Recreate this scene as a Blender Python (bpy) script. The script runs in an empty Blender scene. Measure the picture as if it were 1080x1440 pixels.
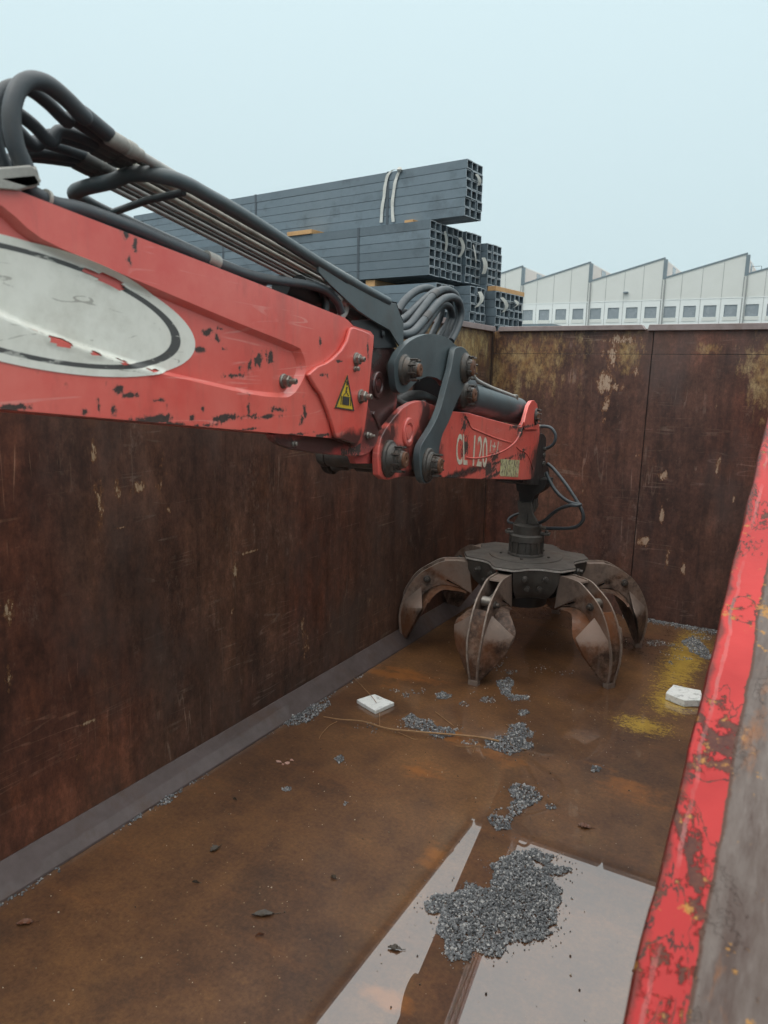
import bpy, bmesh, math, random
from mathutils import Vector, Matrix
from mathutils.geometry import tessellate_polygon
random.seed(7)
R = math.radians
sc = bpy.context.scene
COL = sc.collection

# ------------------------------------------------------------------ camera model
FPX = 1036.0
AZ, PI_, RO = R(30.0148), R(10.5465), R(1.2056)
EYE = Vector((0, 0, 2.0))
Fv = Vector((-math.sin(AZ)*math.cos(PI_), math.cos(AZ)*math.cos(PI_), -math.sin(PI_)))
Rv0 = Vector((math.cos(AZ), math.sin(AZ), 0)); Uv0 = Rv0.cross(Fv)
Rv = Rv0*math.cos(RO) + Uv0*math.sin(RO)
Uv = -Rv0*math.sin(RO) + Uv0*math.cos(RO)
GC = Vector((-1.757, 5.17, 0))        # grapple axis
CR_A = R(6.7)                         # the crane boom is slewed this far from the container's long axis
WORLD = (EYE, Rv, Uv, Fv)
def in_frame(a):
    """the same eye seen from a frame turned by a about the grapple axis"""
    M = Matrix.Rotation(-a, 3, 'Z'); return (GC+M @ (EYE-GC), M @ Rv, M @ Uv, M @ Fv)
CRANE = in_frame(CR_A)
CUR = WORLD
def use_frame(f):
    global CUR, EYE
    CUR = f; EYE = f[0]
def ray(px, py): return CUR[1]*(px-540) - CUR[2]*(py-720) + CUR[3]*FPX
def at(px, py, x=None, y=None, z=None):
    """point on the plane x=, y= or z= (of the frame in use) that a measured spot of the photograph lies on"""
    d = ray(px, py)
    if x is not None: t = (x-EYE.x)/d.x
    elif y is not None: t = (y-EYE.y)/d.y
    else: t = (z-EYE.z)/d.z
    return EYE + d*t
def at_plane(px, py, p, n):
    d = ray(px, py); return EYE + d*((p-EYE).dot(n)/d.dot(n))

# ------------------------------------------------------------------ mesh helpers
WLOC = {}
def spline(pts, n=6, closed=False):
    pts = [Vector(p) for p in pts]; out = []; m = len(pts)
    rng = range(m if closed else m-1)
    for i in rng:
        if closed: a, b, c, d = pts[(i-1) % m], pts[i], pts[(i+1) % m], pts[(i+2) % m]
        else: a, b, c, d = pts[max(i-1, 0)], pts[i], pts[i+1], pts[min(i+2, m-1)]
        for k in range(n):
            t = k/n
            out.append(0.5*((2*b) + (c-a)*t + (2*a-5*b+4*c-d)*t*t + (3*b-a-3*c+d)*t**3))
    if not closed: out.append(pts[-1].copy())
    return out
def add_tube(bm, pts, r, seg=10, cap=True):
    pts = [Vector(p) for p in pts]; n = len(pts)
    rad = r if isinstance(r, (list, tuple)) else [r]*n
    t0 = (pts[1]-pts[0]).normalized()
    u = t0.orthogonal().normalized(); rings = []
    for i in range(n):
        t = (pts[min(i+1, n-1)]-pts[max(i-1, 0)]).normalized()
        u = (u - t*u.dot(t)).normalized(); v = t.cross(u)
        rings.append([bm.verts.new(pts[i] + (u*math.cos(2*math.pi*k/seg)+v*math.sin(2*math.pi*k/seg))*rad[i]) for k in range(seg)])
    for a, b in zip(rings, rings[1:]):
        for k in range(seg): bm.faces.new((a[k], a[(k+1) % seg], b[(k+1) % seg], b[k]))
    if cap: bm.faces.new(rings[0][::-1]); bm.faces.new(rings[-1])
    return rings
def add_cyl(bm, p0, p1, r, seg=24, r1=None):
    p0, p1 = Vector(p0), Vector(p1)
    add_tube(bm, [p0, p1], [r, r if r1 is None else r1], seg)
def add_lathe(bm, base, axis, prof, seg=28):
    """prof = [(radius, height along axis)...]"""
    base = Vector(base); axis = Vector(axis).normalized(); u = axis.orthogonal().normalized(); v = axis.cross(u)
    rings = []
    for r, h in prof:
        rings.append([bm.verts.new(base + axis*h + (u*math.cos(2*math.pi*k/seg)+v*math.sin(2*math.pi*k/seg))*max(r, 1e-4)) for k in range(seg)])
    for a, b in zip(rings, rings[1:]):
        for k in range(seg): bm.faces.new((a[k], a[(k+1) % seg], b[(k+1) % seg], b[k]))
    bm.faces.new(rings[0][::-1]); bm.faces.new(rings[-1])
def add_box(bm, lo, hi, M=None):
    x0, y0, z0 = lo; x1, y1, z1 = hi
    vs = [Vector(c) for c in ((x0,y0,z0),(x1,y0,z0),(x1,y1,z0),(x0,y1,z0),(x0,y0,z1),(x1,y0,z1),(x1,y1,z1),(x0,y1,z1))]
    if M is not None: vs = [M @ v for v in vs]
    v = [bm.verts.new(c) for c in vs]
    for f in ((3,2,1,0),(4,5,6,7),(0,1,5,4),(1,2,6,5),(2,3,7,6),(3,0,4,7)): bm.faces.new([v[i] for i in f])
    return v
def add_prism(bm, pts, off):
    """closed polygon of 3-D points pushed along the vector off"""
    off = Vector(off); pts = [Vector(p) for p in pts]
    a = [bm.verts.new(p) for p in pts]; b = [bm.verts.new(p+off) for p in pts]; n = len(a)
    tri = tessellate_polygon([pts])
    for t in tri:
        bm.faces.new([a[i] for i in t]); bm.faces.new([b[i] for i in t][::-1])
    for i in range(n): bm.faces.new((a[i], b[i], b[(i+1) % n], a[(i+1) % n]))
def obj(name, bm, mat, parent=None, bevel=0.0, smooth=35, seg=2, limit=50):
    off = Vector((0, 0, 0))
    p = parent
    while p is not None: off += WLOC.get(p.name, Vector((0, 0, 0))); p = p.parent
    bmesh.ops.remove_doubles(bm, verts=bm.verts, dist=1e-6)
    bmesh.ops.dissolve_degenerate(bm, edges=bm.edges, dist=1e-6)
    bmesh.ops.recalc_face_normals(bm, faces=bm.faces)
    for v in bm.verts: v.co -= off
    me = bpy.data.meshes.new(name); bm.to_mesh(me); bm.free()
    for m in (mat if isinstance(mat, (list, tuple)) else [mat]): me.materials.append(m)
    o = bpy.data.objects.new(name, me); COL.objects.link(o)
    if parent is not None: o.parent = parent
    if smooth:
        me.shade_smooth(); me.set_sharp_from_angle(angle=R(smooth))
    if bevel:
        b = o.modifiers.new('bevel', 'BEVEL'); b.width = bevel; b.segments = seg; b.limit_method = 'ANGLE'; b.angle_limit = R(limit)
        b.harden_normals = True
    return o
def thing(name, label, cat, loc=(0, 0, 0), group=None):
    o = bpy.data.objects.new(name, None); COL.objects.link(o); o.location = loc; o.empty_display_size = .1
    WLOC[o.name] = Vector(loc); o['label'] = label; o['category'] = cat
    if group: o['group'] = group
    return o
def tag(o, label=None, cat=None, group=None, kind=None):
    for k, v in (('label', label), ('category', cat), ('group', group), ('kind', kind)):
        if v: o[k] = v
    return o
def BM(): return bmesh.new()
def clone(o, parent):
    c = o.copy(); COL.objects.link(c); c.parent = parent
    return c

# ------------------------------------------------------------------ node helpers
class NT:
    def __init__(s, name, local=False):
        s.m = bpy.data.materials.new(name); s.m.use_nodes = True; s.t = s.m.node_tree
        for n in list(s.t.nodes): s.t.nodes.remove(n)
        s.out = s.n('ShaderNodeOutputMaterial'); s.b = s.n('ShaderNodeBsdfPrincipled')
        s.t.links.new(s.b.outputs[0], s.out.inputs[0])
        s.pos = s.n('ShaderNodeTexCoord').outputs['Object'] if local else s.n('ShaderNodeNewGeometry').outputs['Position']
    def n(s, t): return s.t.nodes.new(t)
    def put(s, sock, v):
        if isinstance(v, bpy.types.NodeSocket): s.t.links.new(v, sock)
        elif isinstance(v, (tuple, list)) and len(v) == 3 and sock.type == 'RGBA': sock.default_value = (*v, 1)
        else: sock.default_value = v
    def map(s, v, scale=(1,1,1), rot=(0,0,0), loc=(0,0,0)):
        m = s.n('ShaderNodeMapping'); s.put(m.inputs[0], v); m.inputs['Scale'].default_value = scale
        m.inputs['Rotation'].default_value = rot; m.inputs['Location'].default_value = loc
        return m.outputs[0]
    def noise(s, scale, detail=4, rough=.55, v=None, dist=0, out=0):
        m = s.n('ShaderNodeTexNoise'); s.put(m.inputs['Vector'], s.pos if v is None else v)
        m.inputs['Scale'].default_value = scale; m.inputs['Detail'].default_value = detail
        m.inputs['Roughness'].default_value = rough; m.inputs['Distortion'].default_value = dist
        return m.outputs[out]
    def ramp(s, f, *st):
        m = s.n('ShaderNodeValToRGB'); s.put(m.inputs[0], f); e = m.color_ramp.elements
        while len(e) < len(st): e.new(.5)
        for i, (p, c) in enumerate(st):
            e[i].position = p; e[i].color = (c, c, c, 1) if isinstance(c, (int, float)) else (*c, 1)
        return m.outputs[0]
    def step(s, f, lo, hi): return s.ramp(f, (lo, 0.0), (hi, 1.0)) if lo < hi else s.ramp(f, (hi, 1.0), (lo, 0.0))
    def mix(s, f, a, b, mode='MIX'):
        m = s.n('ShaderNodeMix'); m.data_type = 'RGBA'; m.blend_type = mode
        s.put(m.inputs[0], f); s.put(m.inputs[6], a); s.put(m.inputs[7], b); return m.outputs[2]
    def math(s, op, a, b=0.0, c=None, clamp=False):
        m = s.n('ShaderNodeMath'); m.operation = op; m.use_clamp = clamp
        s.put(m.inputs[0], a); s.put(m.inputs[1], b)
        if c is not None: s.put(m.inputs[2], c)
        return m.outputs[0]
    def vec(s, op, a, b): 
        m = s.n('ShaderNodeVectorMath'); m.operation = op; s.put(m.inputs[0], a); s.put(m.inputs[1], b)
        return m.outputs['Value'] if op in ('LENGTH', 'DOT_PRODUCT') else m.outputs[0]
    def sep(s, v):
        m = s.n('ShaderNodeSeparateXYZ'); s.put(m.inputs[0], v); return m.outputs
    def blobs(s, lst, v=None):
        """1 at each centre falling to 0 (and below) at its radii; lst of (centre, radii, rotation about x)"""
        cur = None
        for it in lst:
            c, r = it[0], it[1]; rot = it[2] if len(it) > 2 else None
            d = s.vec('SUBTRACT', s.pos if v is None else v, tuple(c))
            if rot:
                d = s.map(d, rot=rot)
            d = s.vec('MULTIPLY', d, tuple(0 if q is None else 1/q for q in r))
            f = s.math('SUBTRACT', 1.0, s.vec('LENGTH', d, (0, 0, 0)))
            cur = f if cur is None else s.math('MAXIMUM', cur, f)
        return cur
    def bump(s, h, strength=.3, dist=.01):
        m = s.n('ShaderNodeBump'); m.inputs['Strength'].default_value = strength; m.inputs['Distance'].default_value = dist
        s.put(m.inputs['Height'], h); s.put(s.b.inputs['Normal'], m.outputs[0]); return m.outputs[0]
    def fin(s, color, rough=.6, metal=0.0, spec=.5, **k):
        s.put(s.b.inputs['Base Color'], color); s.put(s.b.inputs['Roughness'], rough)
        s.put(s.b.inputs['Metallic'], metal); s.put(s.b.inputs['Specular IOR Level'], spec)
        for a, v in k.items(): s.put(s.b.inputs[a.replace('_', ' ')], v)
        return s.m
MT = {}

# geometry constants of the place
XL, YF, ZW = -2.565, 6.35, 2.44      # left wall, far wall, wall height (container floor is z = 0)
GZ = -0.22                            # yard level
XB = -1.632                            # right-hand face of the crane boom

# ------------------------------------------------------------------ materials
def fl(px, py): return at(px, py, z=0)
def px_blob(px, py, rx, ry, plane, rot=None):
    """patch measured on the photograph -> centre and radii in metres on a plane ('x', value) or ('y', value)"""
    k, val = plane
    g = (lambda a, b: at(a, b, x=val)) if k == 'x' else (lambda a, b: at(a, b, y=val)) if k == 'y' else (lambda a, b: at(a, b, z=val))
    c = g(px, py); h = (g(px+rx, py)-g(px-rx, py)).length/2; w = (g(px, py+ry)-g(px, py-ry)).length/2
    r = {'x': (None, h, w), 'y': (h, None, w), 'z': (h, w, None)}[k]
    return (c, r, rot) if rot else (c, r)

def rust_wall(name, plane, chips, stripes=(), tan=(), top_paint=0.0, tint=(1, 1, 1)):
    s = NT(name)
    st = s.map(s.pos, scale=(5, 5, .45))
    n1 = s.noise(.9, 5, .6); n2 = s.noise(1.0, 6, .65, v=st); n3 = s.noise(14, 6, .7)
    f = s.math('ADD', s.math('MULTIPLY', n1, .56), s.math('ADD', s.math('MULTIPLY', n2, .27), s.math('MULTIPLY', n3, .23)))
    c = s.ramp(f, (.36, (.028, .0145, .0115)), (.46, (.068, .032, .0225)), (.56, (.118, .054, .035)), (.70, (.20, .092, .054)))
    # smeared rust-orange
    n4 = s.noise(2.1, 7, .7, v=s.map(s.pos, scale=(1.6, 1.6, .8), loc=(3, 7, 1)))
    c = s.mix(s.math('MULTIPLY', s.step(n4, .56, .74), .55), c, (.135, .052, .022))
    # dark sooty drips
    n5 = s.noise(1.4, 5, .6, v=s.map(s.pos, scale=(9, 9, .3), loc=(1, 4, 9)))
    c = s.mix(s.math('MULTIPLY', s.step(n5, .55, .68), .38), c, (.014, .009, .008))
    # grey bloom
    n6 = s.noise(1.2, 5, .65, v=s.map(s.pos, scale=(2.2, 2.2, .9), loc=(8, 2, 5)))
    c = s.mix(s.math('MULTIPLY', s.step(n6, .52, .75), .35), c, (.085, .062, .056))
    # scratches in several directions
    for i, (rot, sc_, lo, col, w) in enumerate((((R(12) if plane == 'x' else 0, R(-9) if plane == 'y' else 0, 0), (.35, .35, 9), (2, 5, 1), (.21, .145, .105), .010),
                                       ((R(-28) if plane == 'x' else 0, R(33) if plane == 'y' else 0, 0), (.6, .6, 8), (7, 1, 3), (.19, .13, .10), .007),
                                       ((R(4), R(-5), 0), (8, 8, .5), (4, 9, 6), (.24, .165, .12), .008))):
        nn = s.noise(1.3, 2, .45, v=s.map(s.pos, scale=sc_, rot=rot, loc=lo), dist=.25)
        line = s.math('COMPARE', nn, .5, w)
        gate = s.step(s.noise(2.4, 4, .65, v=s.map(s.pos, loc=(i*5.1, i*3.3, 2+i))), .535, .64)
        c = s.mix(s.math('MULTIPLY', s.math('MULTIPLY', line, gate), .62), c, col)
    # mottled scale at two sizes
    m1 = s.noise(38, 8, .8, v=s.map(s.pos, scale=(1, 1, .7))); m2 = s.noise(9, 7, .75, v=s.map(s.pos, scale=(1, 1, .35), loc=(6, 6, 2)))
    c = s.mix(1.0, c, s.ramp(s.math('ADD', s.math('MULTIPLY', m1, .5), s.math('MULTIPLY', m2, .5)), (.36, .42), (.5, .95), (.64, 1.7)), 'MULTIPLY')
    # broad soft stains, some greyed, some redder
    b1 = s.noise(.75, 3, .5, v=s.map(s.pos, scale=(1.3, 1.3, .8), loc=(11, 4, 6))); b2 = s.noise(1.6, 5, .6, v=s.map(s.pos, scale=(1.2, 1.2, .55), loc=(2, 14, 3)))
    c = s.mix(s.math('MULTIPLY', s.step(b1, .48, .66), .55), c, s.mix(1.0, c, (1.75, 1.05, .80), 'MULTIPLY'))
    c = s.mix(s.math('MULTIPLY', s.step(b2, .53, .68), .45), c, (.105, .078, .068))
    # pale scuffs
    sf = s.math('MULTIPLY', s.step(s.noise(5, 8, .8, v=s.map(s.pos, scale=(1.2, 1.2, .5), loc=(7, 7, 7))), .57, .67), s.step(m1, .46, .60))
    c = s.mix(s.math('MULTIPLY', sf, .55), c, (.25, .185, .145))
    # remains of tan and cream paint
    fine = s.noise(30, 8, .8, v=s.map(s.pos, scale=(1, 1, .40)))
    mid = s.noise(7, 6, .7, v=s.map(s.pos, scale=(1, 1, .6), loc=(2, 2, 7)))
    if tan:
        t = s.math('ADD', s.blobs(tan), s.math('ADD', s.math('MULTIPLY', s.math('SUBTRACT', fine, .5), 4.8), s.math('MULTIPLY', s.math('SUBTRACT', mid, .5), 2.6)))
        tc = s.ramp(mid, (.35, (.27, .12, .035)), (.5, (.38, .24, .085)), (.66, (.48, .36, .17)))
        c = s.mix(s.math('MULTIPLY', s.math('MULTIPLY', s.step(t, .05, 1.0), .85), s.ramp(m1, (.38, .25), (.55, 1.0))), c, tc)
    if chips:
        t = s.math('ADD', s.blobs(chips), s.math('ADD', s.math('MULTIPLY', s.math('SUBTRACT', fine, .5), 4.4), s.math('MULTIPLY', s.math('SUBTRACT', mid, .5), 3.6)))
        t = s.math('SUBTRACT', t, s.ramp(m2, (.40, .45 if plane == 'x' else .3), (.58, 0.0)))
        c = s.mix(s.step(t, .25, .42), c, (.17, .070, .028))
        c = s.mix(s.math('MULTIPLY', s.step(t, .52, .70), .8), c, s.ramp(fine, (.4, (.36, .23, .13)), (.6, (.55, .43, .30))))
    # random little chips all over
    v = s.n('ShaderNodeTexVoronoi'); s.put(v.inputs['Vector'], s.map(s.pos, scale=(1, 1, .55))); v.inputs['Scale'].default_value = 7; v.inputs['Randomness'].default_value = 1
    rc = s.math('MULTIPLY', s.step(v.outputs['Distance'], .13, .07), s.step(s.noise(3.1, 4, .6), .56, .62))
    c = s.mix(s.math('MULTIPLY', s.math('MULTIPLY', rc, s.step(fine, .46, .56)), .8), c, (.42, .27, .15))
    if tint != (1, 1, 1): c = s.mix(1.0, c, tint, 'MULTIPLY')
    s.bump(s.math('ADD', n3, s.math('MULTIPLY', fine, .6)), .35, .004)
    return s.fin(c, s.ramp(n6, (.3, .62), (.7, .42)), spec=.42)

LP = ('x', XL); FP = ('y', YF)
MT['wall_left'] = rust_wall('rusty_side_steel', 'x',
    [px_blob(140, 700, 9, 34, LP), px_blob(132, 640, 6, 16, LP), px_blob(166, 690, 5, 20, LP), px_blob(196, 686, 12, 10, LP), px_blob(226, 660, 9, 28, LP),
     px_blob(255, 664, 5, 22, LP), px_blob(330, 800, 5, 18, LP), px_blob(352, 776, 22, 3, LP), px_blob(327, 858, 6, 9, LP), px_blob(428, 912, 8, 34, LP),
     px_blob(426, 878, 4, 12, LP), px_blob(8, 862, 14, 26, LP), px_blob(12, 955, 6, 22, LP), px_blob(170, 742, 16, 3, LP), px_blob(236, 716, 5, 9, LP), px_blob(112, 1068, 14, 14, LP), px_blob(128, 1014, 18, 3, LP)],
    tan=[px_blob(560, 470, 120, 70, LP), px_blob(660, 480, 40, 60, LP)], tint=(.80, .86, .86))
MT['wall_far'] = rust_wall('rusty_end_steel', 'y',
    [px_blob(858, 500, 18, 48, FP), px_blob(870, 476, 16, 12, FP), px_blob(848, 530, 12, 30, FP), px_blob(885, 478, 20, 8, FP), px_blob(866, 545, 26, 9, FP), px_blob(852, 570, 9, 14, FP), px_blob(893, 525, 10, 12, FP),
     px_blob(932, 668, 9, 8, FP), px_blob(688, 712, 4, 9, FP), px_blob(932, 725, 4, 14, FP), px_blob(938, 790, 3, 18, FP), px_blob(962, 800, 4, 14, FP),
     px_blob(1010, 655, 4, 16, FP), px_blob(1032, 700, 5, 14, FP), px_blob(850, 590, 8, 8, FP), px_blob(898, 640, 5, 5, FP), px_blob(820, 690, 4, 7, FP), px_blob(905, 760, 10, 8, FP)],
    tan=[px_blob(745, 505, 80, 60, FP), px_blob(700, 540, 40, 70, FP), px_blob(690, 480, 30, 40, FP), px_blob(1080, 525, 38, 62, FP), px_blob(1000, 490, 20, 10, FP), px_blob(880, 495, 26, 40, FP)],
    tint=(.86, .84, .90))

def make_floor():
    s = NT('wet_rusty_floor_steel')
    n1 = s.noise(.8, 6, .62); n2 = s.noise(4.5, 7, .68); n3 = s.noise(45, 4, .6)
    st = s.noise(1.2, 6, .65, v=s.map(s.pos, scale=(.7, 4.5, 1), rot=(0, 0, R(-24))))
    f = s.math('ADD', s.math('MULTIPLY', n1, .55), s.math('ADD', s.math('MULTIPLY', n2, .33), s.math('MULTIPLY', n3, .12)))
    c = s.ramp(f, (.36, (.038, .017, .009)), (.47, (.088, .039, .016)), (.55, (.135, .062, .023)), (.66, (.19, .090, .032)))
    c = s.mix(s.math('MULTIPLY', s.step(st, .56, .72), .6), c, (.155, .060, .018))
    c = s.mix(s.math('MULTIPLY', s.step(s.noise(1.7, 6, .7, v=s.map(s.pos, loc=(5, 2, 0))), .55, .70), .55), c, (.028, .017, .012))
    c = s.mix(1.0, c, s.ramp(s.noise(60, 8, .8), (.36, .72), (.5, 1.0), (.66, 1.3)), 'MULTIPLY')
    # bright orange rust patches
    FPn = ('z', 0.0)
    ob = s.blobs([px_blob(590, 1085, 46, 22, FPn), px_blob(700, 1065, 60, 26, FPn), px_blob(880, 1110, 70, 26, FPn), px_blob(640, 1040, 60, 20, FPn), px_blob(610, 1200, 40, 30, FPn),
                  px_blob(540, 1400, 60, 20, FPn), px_blob(830, 1075, 50, 12, FPn), px_blob(560, 950, 80, 20, FPn)])
    t = s.math('ADD', ob, s.math('ADD', s.math('MULTIPLY', s.math('SUBTRACT', st, .5), 2.4), s.math('MULTIPLY', s.math('SUBTRACT', n2, .5), 2.2)))
    c = s.mix(s.math('MULTIPLY', s.step(t, .35, .95), .62), c, (.30, .105, .018))
    # worn yellow floor marking
    a, b = fl(985, 880), fl(930, 990); d = (b-a); ang = math.atan2(d.y, d.x)
    yb = s.blobs([((a+b)/2, (d.length/2*1.25, .17, None), (0, 0, -ang)), px_blob(905, 1020, 46, 16, FPn), px_blob(945, 985, 40, 26, FPn)])
    fine = s.noise(17, 8, .78, v=s.map(s.pos, scale=(1.1, 2.0, 1), rot=(0, 0, R(-20))))
    fin2 = s.noise(70, 6, .8)
    t = s.math('ADD', yb, s.math('ADD', s.math('MULTIPLY', s.math('SUBTRACT', fine, .5), 3.2), s.math('MULTIPLY', s.math('SUBTRACT', fin2, .5), 3.0)))
    c = s.mix(s.math('MULTIPLY', s.step(t, .20, .66), .85), c, s.ramp(n2, (.35, (.32, .185, .02)), (.65, (.48, .32, .04))))
    # pale specks of grit
    v = s.n('ShaderNodeTexVoronoi'); s.put(v.inputs['Vector'], s.pos); v.inputs['Scale'].default_value = 26
    sp = s.math('MULTIPLY', s.step(v.outputs['Distance'], .10, .05), s.step(s.noise(1.1, 4, .6, v=s.map(s.pos, loc=(1, 8, 3))), .5, .56))
    c = s.mix(s.math('MULTIPLY', sp, .7), c, (.30, .22, .14))
    s.bump(s.math('ADD', n3, n2), .25, .003)
    return s.fin(c, .55, spec=.3, Coat_Weight=1.0, Coat_Roughness=.004, Coat_IOR=1.95)
MT['floor'] = make_floor()

def plain(name, c0, c1, rough=.55, metal=0.0, scale=9, spec=.5, dirt=None, dirt_amt=.5, bump=.15, coat=0.0):
    s = NT(name)
    n1 = s.noise(scale, 6, .65); n2 = s.noise(scale*5, 4, .6)
    c = s.mix(s.step(s.math('ADD', s.math('MULTIPLY', n1, .7), s.math('MULTIPLY', n2, .3)), .35, .65), c0, c1)
    if dirt: c = s.mix(s.math('MULTIPLY', s.step(s.noise(scale*.8, 7, .7, v=s.map(s.pos, loc=(3, 1, 4))), .52, .66), dirt_amt), c, dirt)
    if bump: s.bump(n2, bump, .003)
    return s.fin(c, s.ramp(n1, (.3, max(rough-.1, 0)), (.7, min(rough+.12, 1))), metal, spec, Coat_Weight=coat)

# red crane paint with chips where the photo has them
BP = ('x', XB)
def make_red(name, chips, grease, dull=0.0, base=(.62, .076, .058)):
    s = NT(name, True)
    fine = s.noise(46, 7, .74); mid = s.noise(15, 6, .68); big = s.noise(2.2, 4, .6)
    c = s.mix(s.step(s.math('ADD', s.math('MULTIPLY', big, .6), s.math('MULTIPLY', mid, .4)), .38, .64), base, (base[0]*1.12, base[1]*1.9, base[2]*1.9))
    # dusty vertical runs
    run = s.noise(1.0, 6, .7, v=s.map(s.pos, scale=(14, 14, 1.0)))
    c = s.mix(s.math('MULTIPLY', s.step(run, .55, .75), .3+dull), c, (.20, .105, .085))
    c = s.mix(s.math('MULTIPLY', s.step(s.noise(1.6, 6, .62, v=s.map(s.pos, scale=(1, 1, 1.8), loc=(5, 9, 2))), .45, .68), .35), c, (.66, .17, .14))
    c = s.mix(s.math('MULTIPLY', s.step(s.noise(3.2, 7, .72, v=s.map(s.pos, scale=(2, 2, .8), loc=(1, 3, 8))), .54, .70), .40), c, (.30, .060, .045))
    for rt, lc in ((R(18), (2, 2, 2)), (R(-35), (6, 1, 4))):
        nn = s.noise(1.5, 2, .5, v=s.map(s.pos, scale=(1, .5, 9), rot=(rt, 0, 0), loc=lc), dist=.3)
        ln = s.math('MULTIPLY', s.math('COMPARE', nn, .5, .006), s.step(s.noise(3, 4, .65, v=s.map(s.pos, loc=lc)), .54, .62))
        c = s.mix(s.math('MULTIPLY', ln, .6), c, (.70, .27, .23))
    # small random scuffs
    v = s.n('ShaderNodeTexVoronoi'); s.put(v.inputs['Vector'], s.map(s.pos, scale=(1, 1.4, .8))); v.inputs['Scale'].default_value = 13
    sc_ = s.math('MULTIPLY', s.step(v.outputs['Distance'], .15, .08), s.step(mid, .53, .60))
    f = None
    if chips:
        f = s.math('ADD', s.math('MULTIPLY', s.blobs(chips), 1.15), s.math('ADD', s.math('MULTIPLY', s.math('SUBTRACT', mid, .5), 3.4), s.math('MULTIPLY', s.math('SUBTRACT', fine, .5), 4.6)))
        m = s.step(f, .50, .55)
        c = s.mix(s.math('MULTIPLY', s.step(f, .05, .5), .40), c, (.22, .055, .035))
        c = s.mix(s.math('MULTIPLY', s.step(f, .40, .5), .45), c, (.62, .20, .17))
    else: m = s.math('MULTIPLY', s.step(s.math('ADD', mid, s.math('MULTIPLY', fine, .5)), .90, .93), 1.0)
    m = s.math('MAXIMUM', m, s.math('MULTIPLY', sc_, .9))
    c = s.mix(m, c, s.ramp(fine, (.35, (.022, .014, .012)), (.7, (.060, .032, .024))))
    if grease:
        grease = [(c_, tuple(None if q is None else q*1.55 for q in r_)) for c_, r_ in grease]
        g = s.math('ADD', s.blobs(grease), s.math('MULTIPLY', s.math('SUBTRACT', mid, .5), 1.6))
        c = s.mix(s.math('MULTIPLY', s.step(g, .12, .55), .92), c, s.mix(fine, (.012, .010, .010), (.035, .027, .024)))
    s.bump(s.math('SUBTRACT', s.math('MULTIPLY', fine, .3), m), .25, .002)
    return s.fin(c, s.math('ADD', .36, s.math('MULTIPLY', m, .35)), spec=.55, Coat_Weight=.25, Coat_Roughness=.25)
CLOC = Vector((XB-.12, -1.45, GZ))    # crane base in its own frame
def Bc(*a):
    use_frame(CRANE); c, r = px_blob(*a, BP); use_frame(WORLD); return (c-CLOC, r)
MT['boom_red'] = make_red('chipped_red_boom_paint',
    [Bc(178, 332, 8, 9), Bc(190, 345, 5, 14), Bc(182, 366, 5, 9), Bc(288, 492, 14, 7), Bc(300, 468, 10, 6), Bc(314, 476, 8, 8), Bc(318, 462, 6, 4), Bc(322, 491, 7, 5),
     Bc(356, 517, 16, 12), Bc(370, 508, 10, 14), Bc(338, 528, 16, 5), Bc(388, 506, 6, 12), Bc(382, 498, 3, 14), Bc(166, 546, 9, 8), Bc(186, 556, 12, 5), Bc(222, 563, 9, 4), Bc(138, 570, 4, 16),
     Bc(160, 578, 6, 9), Bc(20, 572, 30, 7), Bc(120, 580, 8, 7), Bc(210, 590, 26, 7), Bc(285, 576, 4, 10), Bc(318, 588, 36, 6), Bc(350, 585, 14, 5), Bc(372, 586, 26, 4), Bc(270, 590, 5, 8),
     Bc(290, 598, 20, 5), Bc(392, 576, 14, 5), Bc(429, 576, 4, 14), Bc(424, 592, 4, 8), Bc(350, 572, 3, 18), Bc(455, 612, 16, 3), Bc(448, 527, 6, 4), Bc(246, 598, 24, 4), Bc(345, 604, 26, 3), Bc(410, 612, 30, 3),
     Bc(450, 482, 3, 9), Bc(512, 490, 2, 18), Bc(472, 508, 6, 2)],
    [Bc(487, 622, 26, 16), Bc(515, 632, 20, 14)])
MT['boom_lug'] = make_red('greasy_red_hinge_paint', [Bc(505, 633, 22, 12), Bc(540, 500, 20, 20)],
    [Bc(440, 628, 70, 18), Bc(484, 618, 26, 14), Bc(556, 555, 18, 110), Bc(553, 500, 26, 30), Bc(535, 610, 22, 30), Bc(545, 580, 20, 60)], dull=.35, base=(.38, .045, .043))
MT['arm_red'] = make_red('worn_red_arm_paint',
    [Bc(690, 659, 12, 16), Bc(697, 643, 8, 10), Bc(743, 599, 16, 3), Bc(725, 600, 10, 4), Bc(733, 605, 4, 8), Bc(738, 633, 8, 4), Bc(690, 671, 46, 4), Bc(640, 670, 40, 4), Bc(735, 640, 8, 8), Bc(760, 640, 5, 10), Bc(733, 612, 4, 10), Bc(655, 598, 6, 16), Bc(655, 628, 7, 22), Bc(702, 650, 30, 3)],
    [Bc(548, 632, 12, 34), Bc(592, 645, 14, 40), Bc(584, 668, 24, 12), Bc(600, 590, 8, 30), Bc(560, 645, 18, 22), Bc(757, 655, 10, 30), Bc(636, 672, 60, 6), Bc(540, 590, 22, 10), Bc(612, 655, 12, 28)], dull=.25)

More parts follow.
